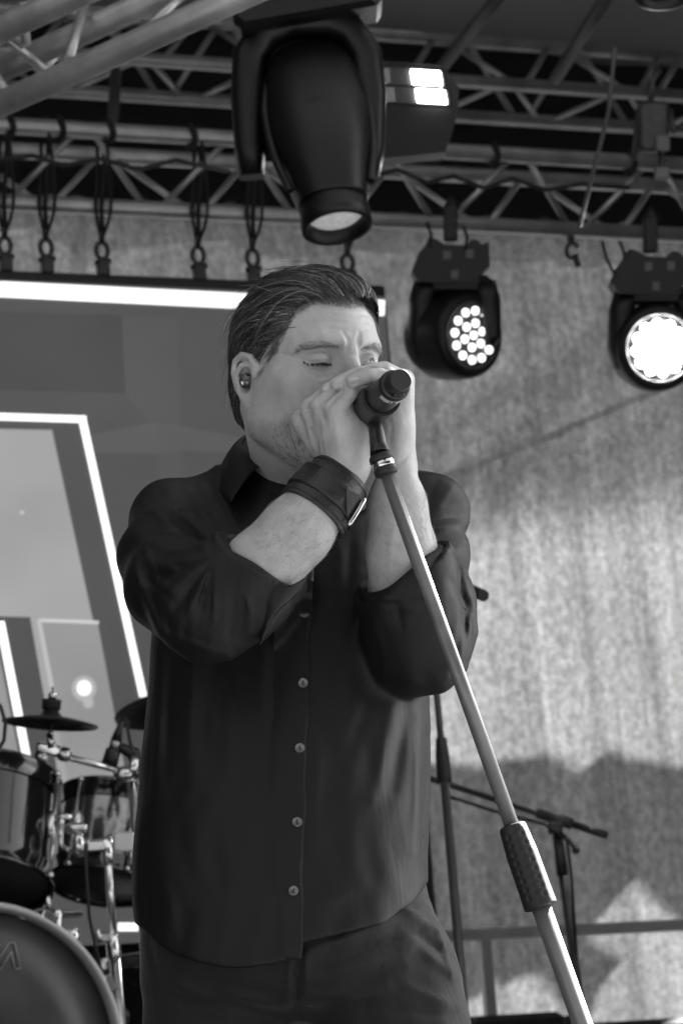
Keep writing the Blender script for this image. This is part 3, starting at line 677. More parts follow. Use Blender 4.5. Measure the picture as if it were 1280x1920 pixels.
# right hand: back of the hand towards the camera, fingers curling up over the microphone
RK = [(628, 768, 3.309), (602, 764, 3.322), (583, 768, 3.338), (567, 789, 3.357)]
RW = [(655, 874, 3.323), (645, 868, 3.333), (634, 864, 3.343), (622, 862, 3.352)]
for (k_, w_, r0, r1) in zip(RK, RW, (.0185, .018, .017, .016), (.0118, .0118, .0115, .0115)):
    mid = [(a * .5 + b * .5) for a, b in zip(k_, w_)]
    body.u(f_chain([C(*w_), C(*mid), C(*k_)], (r0, (r0 + r1) / 2 + .001, r1)), .010)
body.u(f_ell(C(668, 836, 3.330), (.0165, .031, .019)), .016)
body.u(f_ell(C(650, 782, 3.325), (.010, .022, .015)), .012)
RFING = [
    ([(628, 767, 3.309), (656, 733, 3.300), (685, 727, 3.318), (704, 738, 3.342)], (.0110, .0098, .0086, .0078)),
    ([(602, 763, 3.322), (630, 734, 3.320), (664, 722, 3.340), (688, 735, 3.362)], (.0108, .0098, .0088, .008)),
    ([(583, 766, 3.338), (609, 741, 3.340), (645, 726, 3.362), (672, 738, 3.382)], (.0106, .0096, .0088, .008)),
    ([(567, 788, 3.357), (591, 757, 3.366), (628, 742, 3.388), (655, 752, 3.405)], (.0106, .0096, .0088, .008))]
for p_, r_ in RFING: body.u(f_chain([C(*q) for q in p_], r_), .0015)
for k_ in RK: body.u(f_ell(C(k_[0] - 2, k_[1] - 1, k_[2] - .004), (.0092, .0092, .0092)), .007)
body.u(f_chain([C(622, 850, 3.362), C(632, 815, 3.388), C(662, 795, 3.405)], (.015, .0125, .0095)), .010)
# left hand: little-finger side towards the camera, fingers over the top pointing left
LM = [(753, 724, 3.336), (757, 716, 3.357), (757, 712, 3.378), (755, 716, 3.398)]
for i_, k_ in enumerate(LM):
    body.u(f_chain([C(746, 876, 3.362 + .010 * i_), C(748, 800, 3.346 + .018 * i_), C(*k_)], (.0175, .0165, .0118)), .010)
body.u(f_ell(C(741, 806, 3.343), (.0155, .036, .019)), .014)
LFING = [
    ([(753, 722, 3.336), (727, 703, 3.300), (692, 706, 3.288), (660, 715, 3.287)], (.0100, .0090, .0084, .0074)),
    ([(757, 714, 3.357), (720, 694, 3.325), (674, 702, 3.308), (630, 721, 3.304)], (.0108, .0098, .0090, .0078)),
    ([(757, 710, 3.378), (714, 699, 3.350), (656, 713, 3.330), (613, 732, 3.324)], (.0108, .0094, .0088, .0078)),
    ([(755, 714, 3.398), (712, 702, 3.376), (652, 722, 3.358), (622, 742, 3.356)], (.0108, .0094, .0084, .0072))]
for p_, r_ in LFING: body.u(f_chain([C(*q) for q in p_], r_), .0012)
body.u(f_chain([C(742, 850, 3.40), C(722, 815, 3.41), C(695, 790, 3.412)], (.015, .0125, .0095)), .010)

def project(f, pts, it=5):
    p = np.asarray(pts, float).copy()
    for _ in range(it):
        if f is body and len(p) < 40:
            c_ = p.mean(0); ff = lambda a: f(a, c_, float(np.linalg.norm(p - c_, axis=1).max()) + .02)
        else: ff = f
        d = ff(p); g = np.stack([(ff(p + e) - ff(p - e)) / .002 for e in np.eye(3) * .001], -1)
        g /= np.linalg.norm(g, axis=1, keepdims=True) + 1e-9
        p = p - np.clip(d, -.005, .005)[:, None] * g
    return p, g
CREASES = []
def crease(pts_c, depth, width, n=9):        # camera-space polyline, pressed onto the surface; depth > 0 cuts in, < 0 raises
    q, _ = project(body, spline(pts_c, n), 4); q = q[np.unique(np.round(np.linspace(0, len(q) - 1, min(len(q), 9))).astype(int))]; CREASES.append((q, depth, width))
def hc(*pts): return [h2c(p) for p in pts]
for s in (-1, 1):
    crease(hc((s * .0490, .067, .0172), (s * .041, .082, .0151), (s * .033, .090, .0140), (s * .024, .088, .0135), (s * .0185, .082, .0145)), .0030, .0020, 13)
    crease(hc((s * .0520, .068, .0225), (s * .042, .082, .0268), (s * .032, .088, .0282), (s * .021, .086, .0255)), .0055, .0021, 11)
    crease(hc((s * .0480, .074, .0090), (s * .034, .088, .0060), (s * .021, .088, .0080)), .0046, .0021, 11)
    crease(hc((s * .0460, .076, .0030), (s * .034, .088, -.0010), (s * .022, .090, .0020)), .0038, .0024, 11)
    for dz, ez in ((.019, .023), (.017, .016), (.014, .008), (.010, .001)): crease(hc((s * .050, .064, dz), (s * .060, .048, ez)), .0034, .0018, 7)
    crease(hc((s * .006, .097, .028), (s * .0075, .098, .040), (s * .011, .097, .048)), .0050, .0024, 8)
    crease(hc((s * .018, .100, -.016), (s * .030, .088, -.032), (s * .036, .08, -.05)), .0034, .004, 9)
crease(hc((-.008, .097, .022), (0, .099, .021), (.008, .097, .022)), .0012, .0022, 7)
for z_, a_ in ((.060, .0014), (.071, .0013), (.051, .0009)):
    crease(hc((-.045, .078, z_ - .003), (-.022, .09, z_), (0, .095, z_ - .003), (.022, .09, z_ + .001), (.045, .078, z_ - .002)), a_, .0022, 14)
# tendons, veins and knuckle folds
crease([C(593, 835, 3.34), C(582, 805, 3.335), C(579, 785, 3.333)], -.0016, .0032)
crease([C(620, 845, 3.32), C(606, 800, 3.31), C(602, 775, 3.31)], -.0012, .0035)
crease([C(640, 850, 3.31), C(632, 810, 3.30), C(629, 780, 3.30)], -.0010, .0035)
crease([C(612, 815, 3.32), C(606, 835, 3.325), C(612, 855, 3.33)], -.0011, .0022)
crease([C(588, 800, 3.335), C(598, 822, 3.33), C(600, 850, 3.335)], .0012, .0030)
crease([C(663, 760, 3.315), C(672, 778, 3.32)], .0012, .002)
for ln_ in ([(655, 703), (675, 696), (700, 690), (722, 690)], [(652, 724), (680, 720), (705, 721)], [(614, 764), (627, 748), (640, 736)], [(592, 766), (604, 751), (617, 739)], [(574, 780), (586, 764), (599, 749)], [(622, 731), (618, 724), (626, 712)], [(606, 742), (622, 734), (640, 730)]):
    dd_l = march(body, [q[0] for q in ln_], [q[1] for q in ln_], 3.24, 3.45); crease([C(q[0], q[1], d_) for q, d_ in zip(ln_, dd_l)], .0044, .0021, 8)
for ln_, dp_, wd_ in (([(724, 775), (733, 800), (730, 832), (738, 852)], .0022, .003), ([(733, 862), (750, 860), (765, 856)], .0018, .002), ([(745, 760), (752, 790), (750, 820)], -.0012, .004),
                      ([(520, 1046), (556, 1004), (590, 962)], -.0014, .004), ([(500, 1030), (540, 985)], -.0010, .003), ([(730, 1070), (738, 1000), (744, 930)], -.0014, .004), ([(770, 1050), (764, 990), (758, 925)], -.0012, .0035)):
    dd_l = march(body, [q[0] for q in ln_], [q[1] for q in ln_], 3.24, 3.45); crease([C(q[0], q[1], d_) for q, d_ in zip(ln_, dd_l)], dp_, wd_, 8)
crease([C(690, 812, 3.33), C(683, 850, 3.33), C(664, 876, 3.32)], .0006, .003)
crease([C(735, 856, 3.345), C(750, 852, 3.342), C(766, 846, 3.345)], .0016, .0022)
crease([C(728, 782, 3.33), C(740, 776, 3.325), C(752, 770, 3.325)], .0008, .0025)
for (x_, y_, d_, ux, uy) in ((655, 731, 3.29, .5, .86), (718, 696, 3.322, .2, 1), (726, 702, 3.303, .2, 1), (692, 705, 3.297, 0, 1), (688, 700, 3.30, 0, 1)):
    crease([C(x_ - ux * 10, y_ - uy * 10, d_), C(x_ + ux * 10, y_ + uy * 10, d_)], .0005, .0014, 5)
def f_creases():
    def add(q, dep, w):
        c = q.mean(0); r = np.linalg.norm(q - c, axis=1).max() + 3 * w
        def f(p):
            dd = None
            for a, b in zip(q[:-1], q[1:]):
                ba = b - a; h = np.clip(((p - a) @ ba) / (ba @ ba + 1e-12), 0, 1)
                e = ((p - a - h[:, None] * ba) ** 2).sum(-1); dd = e if dd is None else np.minimum(dd, e)
            t = np.clip(((p - q[0]) @ (q[-1] - q[0])) / (((q[-1] - q[0]) ** 2).sum() + 1e-12), 0, 1)
            return dep * np.exp(-dd / (w * w)) * (0.35 + 0.65 * np.sin(math.pi * np.clip(t, .05, .95)))
        body.disp((f, c, r))
    for q, dep, w in CREASES: add(q, dep, w)
body0 = SDF(); body0.ops = list(body.ops); body0.frames = body.frames
f_creases()
gx = axis_grid([(C(300, 0, 3.5)[0], C(425, 0, 3.5)[0], .005), (C(425, 0, 3.5)[0], C(790, 0, 3.4)[0], .00155), (C(790, 0, 3.4)[0], C(880, 0, 3.5)[0], .005)])
gy = axis_grid([(C(0, 1850, 3.4)[1], C(0, 1120, 3.4)[1], .010), (C(0, 1120, 3.4)[1], C(0, 915, 3.4)[1], .003), (C(0, 915, 3.4)[1], h2c((0, 0, .135))[1], .0015)])
gz = axis_grid([(-3.72, -3.56, .005), (-3.56, -3.27, .0017), (-3.27, -3.24, .004)])
V, Q = surface_net(body, gx, gy, gz)
# --- what the skin looks like where: stubble on the jaw, thin bluish lids
hv = (V - O_H) @ HM / HS
def beard_mask(h):
    x, y, z = np.abs(h[:, 0]), h[:, 1], h[:, 2]
    line = np.interp(y, [-.01, .02, .045, .07, .1], [-.03, -.044, -.050, -.034, -.030])
    low = np.interp(y, [-.01, .02, .06, .1], [-.085, -.09, -.110, -.118])
    m = np.clip((line - z) / .014, 0, 1) * np.clip((z - low) / .014, 0, 1) * np.clip((y + .004) / .012, 0, 1)
    side = np.clip((y - .002) / .01, 0, 1) * np.clip((.022 - y) / .01, 0, 1) * np.clip((-.0 - z) / .02, 0, 1) * (z > -.07)
    return np.clip(np.maximum(m, .55 * side), 0, 1)
skin = bpy.data.materials.new('skin'); skin.use_nodes = True
n_ = skin.node_tree.nodes; l_ = skin.node_tree.links; b_ = n_['Principled BSDF']
b_.inputs['Roughness'].default_value = .46; b_.inputs['Specular IOR Level'].default_value = .42
b_.inputs['Subsurface Weight'].default_value = .12; b_.inputs['Subsurface Radius'].default_value = (.0015, .0015, .0015); b_.inputs['Subsurface Scale'].default_value = 1.0
tc = n_.new('ShaderNodeTexCoord'); a1 = n_.new('ShaderNodeAttribute'); a1.attribute_name = 'stubble'
nz1 = n_.new('ShaderNodeTexNoise'); nz1.inputs['Scale'].default_value = 45; nz1.inputs['Detail'].default_value = 6; nz1.inputs['Roughness'].default_value = .65
nz2 = n_.new('ShaderNodeTexNoise'); nz2.inputs['Scale'].default_value = 900; nz2.inputs['Detail'].default_value = 3
vor = n_.new('ShaderNodeTexVoronoi'); vor.inputs['Scale'].default_value = 260; vor.inputs['Randomness'].default_value = 1
for t in (nz1, nz2, vor): l_.new(tc.outputs['Object'], t.inputs['Vector'])
mr = n_.new('ShaderNodeMapRange'); mr.inputs[1].default_value = .3; mr.inputs[2].default_value = .7; mr.inputs[3].default_value = .40; mr.inputs[4].default_value = .53
l_.new(nz1.outputs['Fac'], mr.inputs['Value'])
mm = n_.new('ShaderNodeMath'); mm.operation = 'MULTIPLY_ADD'; mm.inputs[1].default_value = -.28; mm.inputs[2].default_value = 1.0
l_.new(a1.outputs['Fac'], mm.inputs[0]); mu = n_.new('ShaderNodeMath'); mu.operation = 'MULTIPLY'
l_.new(mm.outputs[0], mu.inputs[0]); l_.new(mr.outputs['Result'], mu.inputs[1])
vor2 = n_.new('ShaderNodeTexVoronoi'); vor2.inputs['Scale'].default_value = 38; l_.new(tc.outputs['Object'], vor2.inputs['Vector'])
fr_ = n_.new('ShaderNodeMapRange'); fr_.inputs[1].default_value = .035; fr_.inputs[2].default_value = .07; fr_.inputs[3].default_value = .80; fr_.inputs[4].default_value = 1.0
l_.new(vor2.outputs['Distance'], fr_.inputs['Value']); mu2 = n_.new('ShaderNodeMath'); mu2.operation = 'MULTIPLY'
l_.new(mu.outputs[0], mu2.inputs[0]); l_.new(fr_.outputs['Result'], mu2.inputs[1]); l_.new(mu2.outputs[0], b_.inputs['Base Color'])
bp = n_.new('ShaderNodeBump'); bp.inputs['Strength'].default_value = .8; bp.inputs['Distance'].default_value = .00034
ad = n_.new('ShaderNodeMath'); ad.operation = 'MULTIPLY_ADD'; ad.inputs[1].default_value = .8
l_.new(vor.outputs['Distance'], ad.inputs[0]); l_.new(nz2.outputs['Fac'], ad.inputs[2])
l_.new(ad.outputs[0], bp.inputs['Height']); l_.new(bp.outputs['Normal'], b_.inputs['Normal'])
body_o = raw('body', cam2world(V), Q, skin, person)
at = body_o.data.attributes.new('stubble', 'FLOAT', 'POINT')
bmk = beard_mask(hv) * (np.linalg.norm(hv, axis=1) < .16) * (V[:, 2] < -3.38)
at.data.foreach_set('value', bmk.astype(np.float32))
print('body verts', len(V), 'faces', len(Q))

# ---------------------------------------------------------------- strands (hair, beard, brows, lashes, arm hair)
def strand_mesh(name, paths, rad, shade, m, parent):
    N, K, _ = paths.shape; t = np.gradient(paths, axis=1); t /= np.linalg.norm(t, axis=2, keepdims=True) + 1e-12
    a = np.cross(t, np.array([.31, .62, .72])); a /= np.linalg.norm(a, axis=2, keepdims=True) + 1e-12; b = np.cross(t, a)
    tp = np.linspace(1, 0, K) ** .7 * .85 + .15; r = (np.asarray(rad).reshape(-1, 1) * tp)[..., None]
    vs3 = np.stack([paths + r * (math.cos(q) * a + math.sin(q) * b) for q in (0, 2.094, 4.189)], 2)
    idx = np.arange(N * K * 3).reshape(N, K, 3); F = []
    for j in range(3):
        j2 = (j + 1) % 3; F.append(np.stack([idx[:, :-1, j], idx[:, :-1, j2], idx[:, 1:, j2], idx[:, 1:, j]], -1).reshape(-1, 4))
    o = raw(name, cam2world(vs3.reshape(-1, 3)), np.concatenate(F), m, parent)
    at = o.data.attributes.new('shade', 'FLOAT', 'POINT'); at.data.foreach_set('value', np.repeat(shade, K * 3).astype(np.float32))
    return o
hairm = bpy.data.materials.new('hair'); hairm.use_nodes = True
n_ = hairm.node_tree.nodes; b_ = n_['Principled BSDF']; a_ = n_.new('ShaderNodeAttribute'); a_.attribute_name = 'shade'
hairm.node_tree.links.new(a_.outputs['Fac'], b_.inputs['Base Color']); b_.inputs['Roughness'].default_value = .38; b_.inputs['Specular IOR Level'].default_value = .55
# hair volume: an envelope over the scalp that the strands follow
def zline(a):                                # hairline height by angle from the face's midline (degrees)
    return np.interp(a, [0, 14, 28, 38, 46, 56, 66, 76, 84, 92, 100, 112, 125, 145, 180],
                        [.093, .095, .095, .083, .055, .024, -.002, -.012, -.008, .022, .022, -.005, -.036, -.048, -.052])
env = SDF()
env.u(f_ell((0, -.010, .038), (.0725, .086, .081)), 0)
env.u(f_ell((0, .030, .049), (.068, .067, .064)), .03)
env.u(f_ell((.010, .048, .080), (.046, .040, .030)), .03)
env.u(f_ell((0, -.045, -.02), (.058, .046, .06)), .03)
def hair_region(h):
    ang = np.degrees(np.arctan2(np.abs(h[:, 0]) * 1.12, h[:, 1] + .012)); return h[:, 2] - zline(ang)
def cap_f(p, c=None, r=0):
    h = (p - O_H) @ HM / HS; e = env(h) + .0025
    return smax(e, -hair_region(h) * .75 + .006, .010)
Vc, Qc = surface_net(cap_f, axis_grid([(O_H[0] - .13, O_H[0] + .13, .003)]), axis_grid([(O_H[1] - .1, O_H[1] + .16, .003)]), axis_grid([(O_H[2] - .13, O_H[2] + .13, .003)]))
capm = mat('scalp_hair', .022, .6, bump=.0012, bscale=400, stretch=(1, 1, 1))
raw('hair_mass', cam2world(Vc), Qc, capm, person)
hp = (Vc - O_H) @ HM / HS
env_pts = nrm(rng.normal(0, 1, (60000, 3))) * .09 + np.array([0, 0, .035]); env_pts = project(env, env_pts, 6)[0]
good = hp[(hair_region(hp) > -.004) & (np.abs(env(hp)) < .012)]
N = 9000
root = good[rng.integers(0, len(good), N)] + rng.normal(0, .0015, (N, 3))
eb = env_pts[(np.abs(hair_region(env_pts) - .002) < .007) & (env_pts[:, 1] > .0)]; edge = eb
extra = edge[rng.integers(0, len(edge), 3000)] + rng.normal(0, .0028, (3000, 3)); root = np.concatenate([root, extra]); N = len(root)
K = 14
def flow(start, rnd_s, wav, lifts, lens, seed_ph):
    n = len(start); cur, g = project(env, start, 4); out = np.zeros((n, K, 3))
    fr = np.clip((start[:, 1] - .02) / .05, 0, 1) * np.clip((start[:, 2] - .055) / .03, 0, 1)
    for k in range(K):
        tt = k / (K - 1); cur, g = project(env, cur, 2)
        out[:, k] = cur + g * (-.0025 + lifts * math.sin(min(1, tt * 1.5) * math.pi * .72))[:, None]
        side = np.clip(np.abs(cur[:, 0]) / .065, 0, 1); low = np.clip((.06 - cur[:, 2]) / .08, 0, 1)
        v = np.stack([-.30 * np.clip((cur[:, 1] + .02) / .08, 0, 1) + .12 * np.sin(seed_ph + tt * 3), -1.0 + .45 * low,
                      .25 * fr * (1 - tt) - (.45 * side + .55 * low) * (.5 + .9 * tt) + .22 * np.sin(seed_ph * 1.7 + tt * 4)], -1) + rnd_s * wav
        v = nrm(v - g * (v * g).sum(-1, keepdims=True)); cur = cur + v * (lens * np.where(start[:, 2] < .02, .55, 1.0))[:, None]
    return out
G = 300; gr_ = root[rng.choice(N, G, replace=False)]; gfront = np.clip((gr_[:, 1] - .02) / .05, 0, 1) * np.clip((gr_[:, 2] - .055) / .03, 0, 1)
gp = flow(gr_, rng.normal(0, 1, (G, 3)), .32, rng.uniform(-.001, .0055, G) + .006 * gfront, rng.uniform(.0060, .0092, G), rng.uniform(0, 6.28, G))
near = np.empty(N, int)
for i0 in range(0, N, 2000): near[i0:i0 + 2000] = ((root[i0:i0 + 2000, None, :] - gr_[None]) ** 2).sum(-1).argmin(1)
rnd = rng.normal(0, 1, (N, 3)); own = flow(root, rnd, .24, rng.uniform(-.002, .003, N) + .004 * np.clip((root[:, 1] - .02) / .05, 0, 1) * np.clip((root[:, 2] - .055) / .03, 0, 1), rng.uniform(.0055, .0088, N), rng.uniform(0, 6.28, N) * .3)
tk = np.linspace(0, 1, K)[None, :, None]; q0_ = project(env, root, 3)[0]; g0_ = project(env, gr_, 3)[0]
lockp = gp[near] + (q0_ - g0_[near])[:, None, :] * (1 - .72 * tk) + rnd[:, None, :] * .0010 * tk
w_l = np.clip(tk * 1.6, 0, 1) * .80; paths = own * (1 - w_l) + lockp * w_l
lock = rng.normal(0, 1, G)[near]
shade = np.where(rng.random(N) < .20, rng.uniform(.20, .46, N), rng.uniform(.028, .085, N)) * np.clip(1 + .35 * lock, .4, 2)
fly = (rng.random(N) < .05) & (root[:, 2] > .04); shade[fly] *= 1.4
paths[fly] += (tk ** 2) * (rnd[fly][:, None, :] * .006 + project(env, root[fly], 3)[1][:, None, :] * .008)
strand_mesh('hair', O_H + (paths * HS) @ HM.T, rng.uniform(.00024, .00046, N), shade, hairm, person)
# thin short hairs that soften the hairline at temple and forehead
fe = env_pts[(hair_region(env_pts) > -.013) & (hair_region(env_pts) < .004) & (env_pts[:, 1] > -.005)]; fe = fe[(fe[:, 2] > .025) | (rng.random(len(fe)) < .25)]; fe = fe[rng.integers(0, len(fe), 1500)] + rng.normal(0, .001, (1500, 3))
fd = np.stack([-.15 * np.sign(fe[:, 0]), -.75 + 0 * fe[:, 0], np.where(np.abs(fe[:, 0]) > .04, -.75, .2)], -1) + rng.normal(0, .25, (1500, 3))
hb, hg = project(body, h2c(fe), 4); hd = nrm(fd @ HM.T); hd = nrm(hd - hg * (hd * hg).sum(-1, keepdims=True)); hl = rng.uniform(.010, .022, 1500)[:, None]; cur = hb - hg * .0004; fp = []
for k in range(6): fp.append(cur.copy()); cur = cur + nrm(hd + hg * (.30 - .10 * k)) * hl / 5
strand_mesh('hairline_fuzz', np.stack(fp, 1), np.full(1500, .00013), np.where(rng.random(1500) < .35, rng.uniform(.2, .4, 1500), rng.uniform(.04, .12, 1500)), hairm, person)
# beard, brows, lashes
def surf_strands(name, pts_h, dirs_h, length, rad, shade, curl=.3, K=5, lay=.35):
    q, g = project(body0, h2c(pts_h), 2 if name == 'beard' else 4); d = nrm(np.asarray(dirs_h) @ HM.T); d = nrm(d - g * (d * g).sum(-1, keepdims=True))
    d = nrm(d + rng.normal(0, curl, d.shape)); L = np.asarray(length).reshape(-1, 1); cur = q - g * .0004; out = []
    for k in range(K):
        out.append(cur.copy()); cur = cur + (nrm(d + g * lay * (1 - k / K) - g * .25 * (k / K)) * L / (K - 1))
    return strand_mesh(name, np.stack(out, 1), np.full(len(q), rad), shade, hairm, person)
cand = hv[(bmk > .15) & (hv[:, 0] < .05)]; w_ = bmk[(bmk > .15) & (hv[:, 0] < .05)] * (1 + 2.5 * np.clip((cand[:, 1] - .03) / .03, 0, 1))
sel = rng.choice(len(cand), 5200, p=w_ / w_.sum()); bh = cand[sel]
dirs = np.stack([-.2 * np.sign(bh[:, 0]), .5 + 0 * bh[:, 0], -.8 + 0 * bh[:, 0]], -1)
chin = np.clip((bh[:, 1] - .03) / .03, 0, 1)
surf_strands('beard', bh, dirs, rng.uniform(.003, .006, len(bh)) * (1 + .5 * chin), .00018, np.where(rng.random(len(bh)) < .45, rng.uniform(.3, .6, len(bh)), rng.uniform(.03, .12, len(bh))), .35)
bpts = []; bd = []
for s in (-1, 1):
    t = rng.random(400); base = spline([(s * .050, .070, .0310), (s * .041, .083, .0345), (s * .028, .092, .0345), (s * .013, .096, .0290)], 60)
    i = (t * 59).astype(int); p = base[i]; wv = np.interp(t, [0, .3, .8, 1], [.0015, .0032, .0042, .0032]); p = p + np.stack([0 * t, 0 * t, rng.uniform(-1, 1, 400) * wv], -1)
    bpts.append(p); bd.append(np.stack([s * (0.9 + 0 * t), -.5 + 0 * t, np.interp(t, [0, .5, 1], [-.35, .15, .7])], -1))
bpts = np.concatenate(bpts); bd = np.concatenate(bd)
for s in (-1, 1):
    k_ = bpts[:, 0] * s > 0; nb_ = int(k_.sum())
    surf_strands('eyebrow', bpts[k_], bd[k_], rng.uniform(.005, .009, nb_), .00014, np.where(rng.random(nb_) < .25, .35, rng.uniform(.07, .18, nb_)), .3, 5, .25)
lp = []; ld = []
for s in (-1, 1):
    base = spline([(s * .0465, .070, .0160), (s * .041, .082, .0145), (s * .033, .090, .0134), (s * .024, .088, .0129), (s * .0190, .082, .0139)], 90); i = rng.integers(0, 90, 210)
    i = i[i > 5]; lp.append(base[i]); ld.append(np.stack([s * (base[i][:, 0] * s - .032) * 25, .7 + 0 * i, -.75 + 0 * i], -1))
lp = np.concatenate(lp); ld = np.concatenate(ld)
for s in (-1, 1):
    k_ = lp[:, 0] * s > 0
    surf_strands('eyelash', lp[k_], ld[k_], rng.uniform(.0030, .0046, int(k_.sum())), .00021, np.full(int(k_.sum()), .025), .2, 5, .30)
# ---------------------------------------------------------------- shirt
def loft(rows, ex=2.3, dz=0.0, shrink=0.0):
    rows = np.asarray(rows, float); d = rows[:, 3]
    y = (960 - rows[:, 0]) / F_PX * d; xl = (rows[:, 1] - 640) / F_PX * d; xr = (rows[:, 2] - 640) / F_PX * d
    o = np.argsort(y); y, xl, xr, d, rz = y[o], xl[o], xr[o], d[o], rows[o, 4]
    ys = np.linspace(y[0], y[-1], 80)
    sm = lambda a: np.convolve(np.pad(np.interp(ys, y, a), 4, 'edge'), np.ones(9) / 9, 'valid')
    XL, XR, DD, RZ = sm(xl), sm(xr), sm(d), sm(rz)
    def f(p):
        a, b = np.interp(p[:, 1], ys, XL), np.interp(p[:, 1], ys, XR); dd, r = np.interp(p[:, 1], ys, DD), np.interp(p[:, 1], ys, RZ) - shrink
        cx, rx = (a + b) / 2, (b - a) / 2 - shrink
        q = (np.abs((p[:, 0] - cx) / rx) ** ex + np.abs((p[:, 2] + dd) / r) ** ex) ** (1 / ex)
        g = (q - 1) * np.minimum(rx, r)
        return np.maximum(g, np.maximum(ys[0] - p[:, 1], p[:, 1] - ys[-1]))
    return f, None, 0
TORSO = [(885, 440, 690, 3.615, .078), (905, 405, 725, 3.61, .092), (945, 330, 790, 3.59, .108), (1050, 290, 801, 3.565, .135), (1200, 284, 806, 3.535, .146), (1350, 275, 808, 3.505, .156),
         (1480, 260, 809, 3.48, .162), (1640, 248, 803, 3.45, .160), (1720, 252, 801, 3.435, .153), (1840, 262, 806, 3.41, .147)]
def half(c, n):
    c = np.asarray(c, float); n = np.asarray(n, float); n = n / np.linalg.norm(n)
    return (lambda p: (p - c) @ n), None, 0
def combine(*fs): return (lambda p: np.maximum.reduce([f[0](p) for f in fs])), None, 0
def pix(p): return 640 + p[:, 0] / -p[:, 2] * F_PX, 960 - p[:, 1] / -p[:, 2] * F_PX
HEM_X = [150, 250, 272, 300, 330, 380, 430, 480, 520, 566, 567, 640, 720, 775, 803, 900]
HEM_Y = [1720, 1728, 1746, 1772, 1791, 1808, 1816, 1814, 1807, 1797, 1769, 1752, 1731, 1692, 1652, 1620]
def f_hem(p):
    x, y = pix(p); return (y - np.interp(x, HEM_X, HEM_Y)) / 1690.0
FOLDS = []                                   # (x1, y1, x2, y2, height in mm, half width in px): cloth ridges and valleys
def folds_fn(p):
    x, y = pix(p); out = np.zeros(len(p))
    X0, X1, Y0, Y1 = x.min(), x.max(), y.min(), y.max(); big = len(p) > 15000
    for x1, y1, x2, y2, a, w in FOLDS:
        if not big and (max(x1, x2) + 3 * w < X0 or min(x1, x2) - 3 * w > X1 or max(y1, y2) + 3 * w < Y0 or min(y1, y2) - 3 * w > Y1): continue
        dx, dy = x2 - x1, y2 - y1; t = np.clip(((x - x1) * dx + (y - y1) * dy) / (dx * dx + dy * dy), 0, 1)
        e = (x - x1 - t * dx) ** 2 + (y - y1 - t * dy) ** 2
        out -= a * .001 * np.exp(-e / (w * w)) * (.25 + .75 * np.sin(math.pi * np.clip(t, .12, .88)))
    out += .0011 * np.sin(x * .045 + 2.2 * np.sin(y * .011) + 1.3) * np.sin(y * .013 + x * .02)
    out += .0007 * np.sin(x * .11 + 1.7 * np.sin(y * .021)) * np.sin(y * .02 + 1)
    return out
